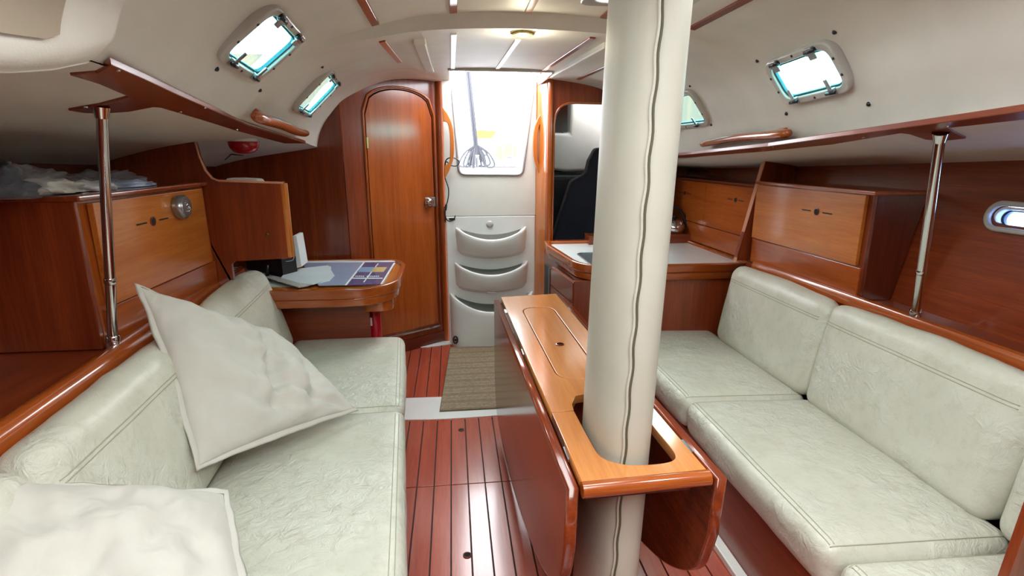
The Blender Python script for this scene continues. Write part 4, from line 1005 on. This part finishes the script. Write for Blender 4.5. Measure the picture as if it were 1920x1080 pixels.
bk = thing('chart_book', desk([(640, 510)])[0], 'glossy pilot book with navy cover and coloured picture blocks on the chart table', 'book')
slab('pages', [(563, 492), (742, 491), (717, 535), (600, 537)], .010, M['paper'], bk)
slab('cover', [(682, 492), (741, 491.5), (716, 533), (650, 535)], .001, M['booknavy'], bk, z=zs+.0102)
slab('map_page', [(565, 493), (681, 492), (648, 535), (598, 536)], .001, M['bookblue'], bk, z=zs+.0102, label='pale blue map page')
slab('picture', [(677, 501), (703, 501), (694, 510), (668, 510)], .0008, M['booksky'], bk, z=zs+.0113)
slab('picture', [(703, 501), (726, 501), (719, 510), (694, 510)], .0008, M['bookgold'], bk, z=zs+.0113)
for q in ([(708, 494), (710, 494), (683, 529), (681, 529)], [(658, 521), (718, 521), (717, 522.5), (657, 522.5)], [(681, 492), (684, 492), (650, 535), (646, 535)], [(738, 493), (741, 493), (716, 533), (713, 533)]):
    slab('white_line', q, .0006, M['white'], bk, z=zs+.0113)
lb_ = B()
for i in range(13):
    if i == 5: continue
    x0_ = 667 + i*3.5; d4 = desk([(x0_, 517), (x0_+2.0, 517), (x0_+1.2, 519.2), (x0_-.8, 519.2)], zs+.0113); lb_.prism(d4, (0, 0, .0006))
mk('faint_lettering', lb_, M['paper'], bk)
ps = thing('paper_stack', desk([(570, 520)])[0], 'stack of white papers with a torn edge on the chart table', 'papers')
for i in range(4): slab('sheet', [(540+i, 506), (615+i*2, 498+i*.8), (628-i*3, 518+i*3), (588-i*4, 534+i*.8), (520+i*5, 528+i)], .0018, M['paper'], ps, z=zs+.011+.002*(3-i))
rz_ = zs+.014
slab('parallel_ruler', [(438, 503), (452, 501), (578, 537), (560, 540)], .006, M['frame'], z=rz_, label='long grey ruler lying diagonally on the chart table', cat='ruler', bev=.001)
bx = thing('black_radio', desk([(510, 514)])[0], 'black box-shaped radio set under the overhanging cabinet', 'radio')
q = desk([(463, 508), (531, 518), (558, 511), (556, 497)], zs+.012)
zz = V((0, 0, .10)); mk('case', B().hexa([q[0], q[1], q[2], q[0]+V((.05, .20, 0)), q[0]+zz, q[1]+zz, q[2]+zz, q[0]+V((.05, .20, 0))+zz]), M['black'], bx, bev=.003)
b = B(); hp = desk([(503, 512)], zs+.03)[0]; b.tube([hp+V((0, -.02, -.015)), hp+V((.004, -.02, .05))], .010, 10); mk('handset', b, M['black'], bx, smooth=True)
b = B(); cp = P(545, 470, 'y', q[1].y); b.tube(ease([cp+V((0, 0, .03)), cp+V((.02, -.01, .0)), cp+V((.012, -.01, -.05)), cp+V((-.03, -.01, -.06))], 6), .0025, 6); mk('handset_cable', b, M['frame'], bx, smooth=True)
tb = thing('white_tablet', desk([(556, 505)])[0], 'white-backed tablet standing upright beside the black radio', 'tablet')
ty = q[2].y-.0
c_ = [P(*a, 'y', ty) for a in ((549, 442), (556, 442), (566, 500), (556, 503))]
mk('body', B().prism(c_, (.0, .14, 0)), M['white'], tb, bev=.003)

# ============================================================ GALLEY
ZG = .85
gny = P(1200, 498, 'z', ZG).y; gx = P(1022, 452, 'z', ZG).x
gal = thing('galley_unit', (1.2, 3.3, 0), 'mahogany galley unit with a rounded varnished worktop rim, stowed drawers and sink', 'kitchen unit')
out = rnd([(gx+.05, gny), (1.70, gny), (1.70, 3.77), (gx+.0, 3.77), (gx-.015, 3.55)], [.24, 0, 0, .05, .1], 10)
inn = rnd([(gx+.075, gny+.032), (1.68, gny+.032), (1.68, 3.70), (gx+.03, 3.70), (gx+.018, 3.55)], [.20, 0, 0, .05, .1], 10)
wg = wood('mid', 'x', .9, .14)
plate('worktop_rim', out, [inn], (0, 0, ZG-.05), (1, 0, 0), (0, 1, 0), .05, wg, gal, bv=.009, res=4)
apr = rnd([(gx+.062, gny+.012), (1.70, gny+.012), (1.70, 3.77), (gx+.01, 3.77), (gx-.003, 3.55)], [.23, 0, 0, .05, .1], 10)
plate('apron', apr, [], (0, 0, ZG-.092), (1, 0, 0), (0, 1, 0), .042, wg, gal, bv=.005)
mk('worktop', B().prism([V((a_[0], a_[1], ZG-.05)) for a_ in apr], (0, 0, .03)), M['grp'], gal, label='white worktop')
for cx0, cx1 in ((gx+.13, gx+.44),):
    o = rnd([(cx0, gny+.10), (cx1, gny+.10), (cx1, gny+.52), (cx0, gny+.52)], .06)
    i = rnd([(cx0+.012, gny+.112), (cx1-.012, gny+.112), (cx1-.012, gny+.508), (cx0+.012, gny+.508)], .05)
    sk = plate('sink', o, [i], (0, 0, ZG-.024), (1, 0, 0), (0, 1, 0), .010, M['alu'], gal, bv=.003)
    plate('basin', i, [], (0, 0, ZG-.021), (1, 0, 0), (0, 1, 0), .002, plain('sink_steel', '#7b8288', .3, .7), gal)
p = P(1340, 462, 'z', ZG-.019); mk('lid_grip', B().obox(p, (.035, 0, 0), (0, .006, 0), (0, 0, .003)), M['dkmetal'], gal)
cx = P(1075, 540, 'y', gny+.06).x; lx = P(1034, 480, 'y', gny+.52).x
mk('front_panel', B().box((cx, gny+.05, 0), (1.60, gny+.075, ZG-.092)), wood('red', 'z', .4, .28), gal, bev=.003)
mk('carcass', B().hexa([(cx+.02, gny+.07, 0), (1.58, gny+.07, 0), (1.58, 3.76, 0), (lx+.03, 3.76, 0), (cx+.02, gny+.07, ZG-.095), (1.66, gny+.07, ZG-.095), (1.66, 3.76, ZG-.095), (lx+.03, 3.76, ZG-.095)]), wood('dark', 'z'), gal)
A0 = V((cx, gny+.055, 0)); A1 = V((lx, gny+.52, 0)); du = (A0-A1).normalized(); dn = du.cross(V((0, 0, 1))); dl = (A0-A1).length
zs_ = [.10, .40, .625, ZG-.10]
for i in range(3):
    dd = mk('drawer', B().obox(A1+du*dl/2+V((0, 0, (zs_[i]+zs_[i+1])/2))-dn*.008, du*(dl/2-.004), V((0, 0, (zs_[i+1]-zs_[i])/2-.003)), dn*.012), wood('red', 'y', .6, .2), gal, bev=.002)
    cc = A1+du*dl*.5+V((0, 0, (zs_[i]+zs_[i+1])/2+.03))+dn*.004
    if i < 2: mk('finger_hole', B().lathe(cc, dn, [(.011, 0), (.011, .002)], 14), M['holes'], dd)
mk('oven_front', B().obox(A1-du*.09+V((0, 0, .45))-dn*.01, du*.075, V((0, 0, .28)), dn*.01), M['black'], gal, bev=.003, label='dark oven front')
mk('oven_trim', B().obox(A1-du*.03+V((0, 0, .45))+dn*.002, du*.008, V((0, 0, .28)), dn*.004), M['alu'], gal)
# ledge box with kettle
lx0 = P(1328, 455, 'z', ZG-.02); lg_y = lx0.y
mk('back_ledge', B().box((1.465, lg_y, ZG-.02), (lx0.x, 4.185, ZG+.045)).box((.95, lg_y, ZG-.02), (1.465, 3.775, ZG+.045)), wood('red', 'x', .6, .2), gal, bev=.002)
kp = P(1262, 437, 'z', ZG+.045); kp.y = lg_y+.10; kp.x = P(1262, 437, 'y', kp.y).x
kt = thing('kettle', kp, 'stainless kettle with a black handle on the galley ledge, half behind the mast', 'kettle')
mk('pot', B().lathe(kp, (0, 0, 1), [(.072, 0), (.080, .01), (.080, .05), (.062, .085), (.03, .10), (.012, .104)], 26), M['chrome'], kt, smooth='auto')
b = B(); b.tube(ease([kp+V((-.075, 0, .07)), kp+V((-.07, 0, .14)), kp+V((-.01, 0, .185)), kp+V((.05, 0, .15)), kp+V((.085, 0, .08)), kp+V((.09, 0, .05))], 6), [.010]*31, 10); mk('handle', b, M['black'], kt, smooth=True)
b = B(); b.lathe(kp+V((0, 0, .104)), (0, 0, 1), [(.006, 0), (.012, .008), (.010, .02)], 12); mk('lid_knob', b, M['black'], kt, smooth=True)
mk('spout', B().obox(kp+V((.085, 0, .055)), (.02, 0, .012), (0, .014, 0), (-.006, 0, .01)), M['dkmetal'], kt, bev=.003)
# galley lockers along the hull
XG = 1.70
gl = thing('galley_locker', (XG+.08, 3.3, ZG), 'row of two reddish flap doors on the locker behind the galley', 'locker')
mk('body', B().hexa([(XG+.01, 2.835, ZG), (1.78, 2.835, ZG), (1.78, 4.185, ZG), (XG+.01, 4.185, ZG), (XG+.01, 2.835, 1.27), (1.866, 2.835, 1.27), (1.866, 4.185, 1.27), (XG+.01, 4.185, 1.27)]), wood('mid', 'y', .4, .28), gl)
wr2 = wood('mid', 'y', .5, .25)
ym = P(1323, 380, 'x', XG).y
for a, c, hpx in ((2.84, ym-.002, (1379, 375)), (ym+.002, 4.18, (1284, 362))):
    d = mk('door', B().box((XG-.006, a, .985), (XG+.01, c, 1.268)), wr2, gl, bev=.002)
    hole_mark(d, P(*hpx, 'x', XG-.007), (-1, 0, 0), (0, 1, 0), .9)
mk('splash_board', B().box((XG, 2.84, ZG+.001), (XG+.012, 4.18, .978)), wr2, gl, bev=.002)
mk('top_board', B().box((XG-.008, 2.835, 1.270), (1.868, 4.185, 1.285)), wood('red', 'y', .7, .2), gl, bev=.004)

# ============================================================ SALOON TABLE with folded leaves
ZTT = .73
TL, TR_, BL_, BR_ = V((.235, 2.665, 0)), V((.535, 2.70, 0)), V((.275, 1.035, 0)), V((.578, 1.050, 0))
tb_ = thing('saloon_table', (.41, 1.85, 0), 'long narrow varnished saloon table with both leaves folded down around the mast', 'table')
wt_ = wood('table', 'y', .8, .16)
def tquad(a, c, e, f): return (V(TL).lerp(TR_, a)).lerp(V(BL_).lerp(BR_, a), c)
jy = .79     # joint position along the table (0 aft .. 1 near)
def tp_(a, c): p = V(TL).lerp(TR_, a).lerp(V(BL_).lerp(BR_, a), c); return (p.x, p.y)
hx0, hx1 = .333, .530
main = [tp_(0, 0), tp_(1, 0), tp_(1, jy), (hx1-.005, tp_(.8, jy)[1]), (hx1-.006, 1.42), (.50, 1.475), (.43, 1.495), (.36, 1.475), (hx0+.004, 1.42), (hx0, tp_(.2, jy)[1]), tp_(0, jy)]
lidp = [P(px, py, 'z', ZTT) for px, py in ((985, 588), (1040, 580), (1150, 700), (1062, 722))]
lid_c = rnd([(.335, 1.60), (.480, 1.60), (.465, 2.45), (.318, 2.45)], .07, 8)
lid_o = rnd([(.331, 1.595), (.485, 1.595), (.469, 2.455), (.314, 2.455)], .073, 8)
def ccw(p): 
    return p if sum(p[i][0]*p[(i+1) % len(p)][1]-p[(i+1) % len(p)][0]*p[i][1] for i in range(len(p))) > 0 else p[::-1]
plate('tabletop', ccw(main), [lid_o], (0, 0, ZTT-.028), (1, 0, 0), (0, 1, 0), .028, wt_, tb_, bv=.0015)
ld = plate('lid', lid_c, [circ(.402, 1.93, .016)], (0, 0, ZTT-.024), (1, 0, 0), (0, 1, 0), .023, wt_, tb_, bv=.0015)
mk('lid_hole', B().lathe((.402, 1.93, ZTT-.022), (0, 0, 1), [(.017, 0), (.017, .0235), (.0135, .0245), (.0125, .019), (.0125, 0)], 20), wood('dark', 'x'), ld)
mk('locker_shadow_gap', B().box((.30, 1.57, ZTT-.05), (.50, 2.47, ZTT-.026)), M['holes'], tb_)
e0 = jy+.003
hl = [(hx0, tp_(.2, e0)[1]), (hx0+.004, 1.22), (.345, 1.135), (.385, 1.098), (.43, 1.088), (.49, 1.090), (.522, 1.105), (.532, 1.14), (hx1-.002, 1.25), (hx1-.003, tp_(.8, e0)[1])]
hl = [(v_.x, v_.y) for v_ in ease([V((a_, c_, 0)) for a_, c_ in hl], 4)]
endp = [tp_(0, e0)] + hl + [tp_(1, e0), tp_(1, 1), tp_(0, 1)]
plate('end_board', ccw(endp), [], (0, 0, ZTT-.028), (1, 0, 0), (0, 1, 0), .028, wt_, tb_, bv=.0015)
b = B(); rr = .017; a_ = V((TL.x, 0, 0))
b.tube([V((BL_.x-.002, BL_.y-.004, ZTT-.017)), V((BR_.x+.004, BR_.y-.004, ZTT-.017))], .0185, 16); mk('front_lip', b, wood('mid', 'x', .9, .18), tb_, smooth='auto')
mk('apron', B().hexa([(BL_.x+.02, 1.075, ZTT-.075), (BR_.x-.02, 1.085, ZTT-.075), (BR_.x-.02, 1.095, ZTT-.075), (BL_.x+.02, 1.085, ZTT-.075), (BL_.x+.02, 1.075, ZTT-.028), (BR_.x-.02, 1.085, ZTT-.028), (BR_.x-.02, 1.095, ZTT-.028), (BL_.x+.02, 1.085, ZTT-.028)]), wood('dark', 'x'), tb_)
mk('pedestal', B().box((.29, 1.56, 0), (.49, 2.55, ZTT-.05)), wood('red', 'z'), tb_, bev=.004)
def leaf(side, label):
    # outline in (y, z)
    o = [(2.665, .715), (2.665, .30), (2.62, .17), (2.5, .10), (2.2, .075), (1.9, .10), (1.6, .165), (1.35, .245), (1.2, .32), (1.09, .42), (1.045, .55), (1.035, .715)]
    o2 = [(q.x, q.y) for q in ease([V((a, c, 0)) for a, c in o[1:-1]], 5)]
    o2 = [o[0]] + o2 + [o[-1]]
    th = .030
    if side < 0:
        org = V((.228, 0, 0)); u = (V((.228+.0242*1, 1.0, 0)) - V((.228, 2.0, 0))).normalized()   # towards the camera
        x_at = lambda y: .233 + (2.665-y)*.0245
        org = V((x_at(0)-.004, 0, 0)); u = V((-.0245, 1, 0)).normalized(); poly = [(a, c) for a, c in o2]
        n_off = -th
        me = plate_mesh('leaf', ccw(poly), [], org, u, (0, 0, 1), th, .007, 3)
    else:
        x_at = lambda y: .540 + (2.70-y)*.0255
        org = V((x_at(0)+.012+th, 0, 0)); u = V((-.0255, 1, 0)).normalized()
        me = plate_mesh('leaf', ccw([(a, c) for a, c in o2]), [], org, u, (0, 0, 1), th, .007, 3)
    # plate grows along u x z = +x side; shift so that the inner face clears the table edge
    for v in me.vertices: v.co.x += (-th if side < 0 else -th)
    lf = mk('leaf', None, wood('red', 'y', .4, .16), tb_, me=me, label=label)
    for yy in (2.45, 1.9, 1.18):
        x = x_at(yy)
        b = B().box((x-.003, yy-.03, ZTT-.020), (x+.005, yy+.03, ZTT-.013)) if side < 0 else B().box((x-.004, yy-.03, ZTT-.020), (x+.012, yy+.03, ZTT-.013))
        h = mk('hinge', b, M['alu'], tb_)
    return lf
leaf(-1, 'glossy folded-down left leaf'); leaf(1, 'folded-down right leaf in shade')

# ============================================================ MAST
mst = thing('mast', (.43, 1.27, 0), 'cream leather-wrapped mast with a dark sewn seam passing through the table', 'mast')
def mring(z, n=56, gap=0):
    cx = .404 + .024*(z/1.0); cy = 1.275; a, bb = .072, .165; out = []
    for i in range(n):
        q = 2*PI*i/n; c_, s_ = math.cos(q), math.sin(q); e = .82
        out.append(V((cx + a*math.copysign(abs(c_)**e, c_), cy + bb*math.copysign(abs(s_)**e, s_), z)))
    return out
zz_ = [i*.0487 for i in range(41)]
rings = [mring(z) for z in zz_]
for i, r in enumerate(rings):
    for k, p in enumerate(r): p += (p-V((.43, 1.275, p.z))).normalized()*noise.noise(V((k*.18, zz_[i]*3, 3)))*.0012
mk('leather_wrap', B().grid(rings, closed=True), M['mastleather'], mst, smooth=True)
# seam: sewn edge on the near right shoulder
sp = []; sp2 = []
for i in range(115):
    z = i*.017; t = -PI/2 - .25; c_, s_ = math.cos(t), math.sin(t); cx = .404+.024*z
    x = cx - .072*abs(c_)**.82; y = 1.275 - .165*abs(s_)**.82
    w_ = .0018*math.sin(z*60)+.0012*noise.noise(V((z*12, 0, 0)))
    sp.append(V((x+w_, y-.0008, z))); sp2.append(V((x-.006+w_, y-.001, z)))
b = B(); b.tube(sp, .0032, 6); mk('seam', b, M['thread'], mst, smooth=True)
b = B(); b.tube(sp2, .0035, 6); mk('seam_fold', b, M['mastleather'], mst, smooth=True)

# ============================================================ THROW PILLOWS
def pillow(cor, T, nrm_hint, label, seed, bend=.0, folds=()):
    A_, B_, C_, D_ = [V(c) for c in cor]; N = 46; cen = (A_+B_+C_+D_)/4
    nn = (C_-A_).cross(D_-B_).normalized(); nn = nn if nn.dot(V(nrm_hint)) > 0 else -nn
    L = (A_-C_).length
    def pt(u, v, side):
        a, c = (u+1)/2, (v+1)/2
        # pinched sides
        pin = .055
        uu = u*(1-pin*(1-v*v)); vv = v*(1-pin*(1-u*u)); a, c = (uu+1)/2, (vv+1)/2
        p = A_.lerp(B_, a).lerp(D_.lerp(C_, a), c)
        f = max(0, (1-u**2))*max(0, (1-v**2)); f = f**.5
        q = V((u*2.1+seed, v*2.1, side*2))
        wr_ = noise.noise(q*1.1)*.022 + noise.noise(q*2.6+V((0, 0, 4)))*.016 + (1-abs(noise.noise(q*1.9+V((8, 0, 4))))*4)*.006
        for fu, fv, du_, dv_, wd, am in folds:
            s = (u-fu)*dv_ - (v-fv)*du_; along = (u-fu)*du_+(v-fv)*dv_
            wr_ -= am*math.exp(-(s/wd)**2)*math.exp(-(along/.7)**2)*(1 if side > 0 else 0)
        k = f*(T + wr_*1.1) if side > 0 else -f*T*.8
        return p + nn*(k + bend*(u*u+v*v-1)) + nn*noise.noise(V((u*3+seed, v*3, 9)))*.008*(1-f)
    t = thing('throw_pillow', (cen.x, cen.y, min(c.z for c in (A_, B_, C_, D_))), label, 'pillow', 'off-white cotton throw pillows')
    b = B(); us = [math.sin(PI/2*(-1+2*i/N)) for i in range(N+1)]
    b.grid([[pt(u, v, 1) for u in us] for v in us]); b.grid([[pt(u, v, -1) for u in us] for v in us])
    mk('cover', b, M['pillow'], t, smooth=True)
    # flanged hem
    ringp = []
    M_ = 30
    for k in range(4):
        for i in range(M_):
            s = -1+2*i/M_
            ringp.append({0: (s, -1), 1: (1, s), 2: (-s, 1), 3: (-1, -s)}[k])
    rows_ = []
    for w_, up in ((.0, .003), (.014, .004), (.021, 0), (.014, -.004), (.0, -.003)):
        r = []
        for i, (u, v) in enumerate(ringp):
            p = pt(u, v, 1); d = (p-cen); d = (d - nn*d.dot(nn)).normalized()
            r.append(p + d*w_*(1+.25*noise.noise(V((i*.3, seed, 0)))) + nn*(up + .006*noise.noise(V((i*.35, seed, 5)))*(w_/.03)))
        rows_.append(r)
    b = B().grid(rows_, closed=True); mk('hem', b, M['pillow'], t, smooth=True)
    return t
pillow([(-.985, 1.74, 1.045), (-.76, 1.475, .565), (-.40, 1.93, .50), (-.72, 2.14, .725)], .10, (1, -.6, .4),
       'white cotton throw pillow propped on its corner against the left backrest', 1, folds=((.1, .10, .95, -.3, .085, .060), (.35, .62, .93, -.36, .08, .050), (.72, .55, .6, .8, .07, .045), (-.3, -.35, .8, .6, .16, .02), (.55, -.35, .5, .85, .10, .02)))
pillow([(-.91, .99, .86), (-.80, .38, .62), (-.34, .78, .54), (-.59, 1.235, .625)], .10, (.2, -.3, 1),
       'white cotton throw pillow lying in the near left corner', 4, folds=((0, 0, .8, .5, .12, .03), (.4, -.4, .9, .3, .1, .02)))

# small extras at the right edge
e = [P(1866, 1092, 'y', .86), P(1925, 925, 'y', .86)]
poly = [V((e[0].x, .86, .0)), e[0], e[1], V((e[1].x+.18, .86, 1.35)), V((1.84, .86, 1.35)), V((1.84, .86, 0))]
tag(mk('wall_forward_right', B().prism(poly, (0, -.02, 0)), wood('red', 'z')), 'mahogany panel edge in the bottom right corner', 'wall', kind='structure')
p = P(1932, 898, 'x', 1.50); b = B()
b.tube(ease([p+V((0, 0, .05)), p+V((.0, .014, .02)), p+V((0, .004, -.005)), p+V((0, .012, -.03)), p+V((0, -.01, -.06))], 6), .007, 8)
tag(mk('purple_tassel', b, M['purple'], smooth=True), 'purple yarn tassel at the right frame edge on the near cushion', 'tassel')

# black cable hanging at the companionway
b = B(); A = lambda px, py, y=3.93: P(px, py, 'y', y)
b.tube(ease([A(835, 320), (A(835, 303)), A(843, 296), A(856, 298), A(861, 305), A(856, 311), A(845, 310), A(836, 304), A(834, 330), A(841, 355), A(839, 378), A(833, 390)], 6), .004, 6)
c1 = b
b2 = B(); b2.tube(ease([A(835, 392), A(834, 403), A(840, 414), A(850, 412), A(854, 404)], 6), .004, 6)
cb = thing('charging_cable', A(836, 392), 'thin black cable looping down the left side of the companionway', 'cable')
mk('lead', b, M['black'], cb, smooth=True); mk('lower_lead', b2, M['black'], cb, smooth=True)
mk('connector', B().obox(A(836, 389), (.008, 0, 0), (0, .006, 0), (.003, 0, .022)), M['black'], cb, bev=.003)

# forward end of the cabin, behind the camera
mk('wall_forward', B().box((-1.6, -1.24, 0), (2.1, -1.2, 2.1)), wood('red', 'z'), label='mahogany bulkhead at the forward end behind the viewer', cat='wall', kind='structure')

# ============================================================ OUTSIDE
def ex_box(name, lo, hi, mat, label, cat, **k): return mk(name, B().box(lo, hi), mat, label=label, cat=cat, **k)
A = lambda px, py, y: P(px, py, 'y', y)
zc = A(920, 322, 5.0).z
ex_box('cockpit_floor', (-1.6, 4.6, zc-.35), (2.2, 6.4, zc-.30), M['grp'], 'white cockpit floor beyond the companionway', 'cockpit')
p0, p1 = A(860, 314, 6.4), A(978, 322, 6.4)
ex_box('transom_beam', (-1.6, 6.4, p1.z), (2.2, 6.55, p0.z), M['grp'], 'white transom beam across the cockpit seen through the hatch', 'boat part', bev=.02)
# mainsheet tackle and coil
for a, c, lab in (((874, 125), (893, 300), 'left line of the mainsheet tackle hanging into the cockpit'), ((879, 125), (897, 300), 'right line of the mainsheet tackle hanging into the cockpit')):
    b = B(); b.tube([A(*a, 6.3), A(*c, 6.3)], .016, 8); tag(mk('mainsheet_line', b, M['rope'], smooth=True), lab, 'rope', 'mainsheet tackle lines')
cl = thing('rope_coil', A(893, 312, 6.3), 'dark coiled mainsheet rope hanging on its block in the cockpit', 'rope')
random.seed(3)
for i in range(9):
    s = (i-4)/4; tp = A(893, 271, 6.3); o = V((s*.17, random.uniform(-.03, .03), -.21-.03*random.random()))
    side = V((s*.12+.01, 0, .02)); b = B()
    b.tube(ease([tp, tp+o*.45+side*.5, tp+o+side*.3, tp+o*1.02-V((s*.05, 0, .01)), tp+o*.5-side*.1, tp+V((0, .01, -.01))], 6), .011, 6)
    mk('loop', b, M['rope'], cl, smooth=True)
mk('block', B().obox(A(894, 300, 6.3), (.03, 0, 0), (0, .02, 0), (0, 0, .06)), M['alu'], cl, bev=.01)
b = B(); b.tube([A(862, 313, 6.35), A(978, 313, 6.35)], .008, 6); tag(mk('guard_wire', b, M['dkmetal']), 'thin guard wire across the stern', 'wire')
# far things
sea = plain('pale_water', '#b9c6cf', .15)
ex_box('water', (-150, 7.5, -.40), (150, 320, -.35), sea, 'pale harbour water beyond the stern', 'water', kind='structure')
def far(name, px, y, dy, mat, label, cat, h=None, **k):
    q = [A(a, c, y) for a, c in px]; return mk(name, B().prism(q, (0, dy, 0)), mat, label=label, cat=cat, **k)
W_ = -.35
def farpx(px, py, y): return A(px, py, y)
far('shore_bank', [(930, 283), (932, 274), (945, 270), (962, 269), (974, 273), (978, 284), (978, 300), (930, 300)], 230, 3, M['green'], 'strip of green shore seen at the right of the hatch view', 'bank')
mg = plain('mast_grey', '#6f757c', .5)
for px, y0_, lab in ((879, 205, 'tall mast with a radar far off, left of the rope'), (870, 235, 'thin mast at the left edge of the hatch view'), (944, 262, 'short grey mast before the green shore'), (925, 266, 'thin mast left of the green shore'), (961, 258, 'thin mast right in front of the green shore')):
    c = A(px, y0_, 120); a = V((c.x, c.y, W_)); b = B(); b.tube([c, a], .10, 8); tag(mk('far_mast', b, mg, smooth=True), lab, 'mast', 'masts of far moored boats')
def boat(px0, px1, py, y, label, canopy=False):
    a, c = A(px0, py, y), A(px1, py, y); a.z = W_; c.z = W_; L = (c.x-a.x); t = thing('moored_boat', ((a.x+c.x)/2, y, W_), label, 'boat', 'moored boats outside')
    h = L*.16; rows_ = []
    for i in range(9):
        s = i/8; w_ = L*.15*math.sin(PI*min(1, .15+s*.85)*.999)**.6+.02; x = a.x+L*s
        rows_.append([V((x, y-w_, a.z+h*(1+.15*s))), V((x, y-w_*.6, a.z+h*.3)), V((x, y, a.z)), V((x, y+w_*.6, a.z+h*.3)), V((x, y+w_, a.z+h*(1+.15*s)))])
    b = B().grid(rows_, closed=True); b.f += [(0, 1, 2, 3, 4), tuple(len(b.v)-5+k for k in range(5))]
    mk('hull', b, M['grp'], t, smooth='auto')
    cb_ = mk('cabin', B().hexa([(a.x+L*.25, y-L*.08, a.z+h), (a.x+L*.7, y-L*.08, a.z+h), (a.x+L*.7, y+L*.08, a.z+h), (a.x+L*.25, y+L*.08, a.z+h), (a.x+L*.3, y-L*.07, a.z+h*2.1), (a.x+L*.6, y-L*.07, a.z+h*2.1), (a.x+L*.6, y+L*.07, a.z+h*2.1), (a.x+L*.3, y+L*.07, a.z+h*2.1)]), M['grp'], t)
    mk('cabin_window', B().box((a.x+L*.34, y-L*.088, a.z+h*1.4), (a.x+L*.58, y-L*.078, a.z+h*1.75)), M['black'], cb_)
    if canopy:
        q_ = [A(*k, y-2) for k in ((889, 259), (887, 247), (900, 244), (932, 246), (922, 259))]
        mk('canopy', B().prism(q_, (0, 3, 0)), plain('orange_canvas', '#b06a14', .7), t, label='orange canvas canopy')
        for k in (892, 918): mk('canopy_pole', B().tube([A(k, 257, y-1), V((A(k, 257, y-1).x, y-1, W_+h))], .08, 6), mg, t)
boat(862, 893, 300, 130, 'white moored motor boat left behind the rope coil'); boat(937, 976, 302, 125, 'white moored boat at the right under the green shore'); boat(884, 934, 300, 140, 'white boat with an orange canopy right of the mainsheet lines', True)
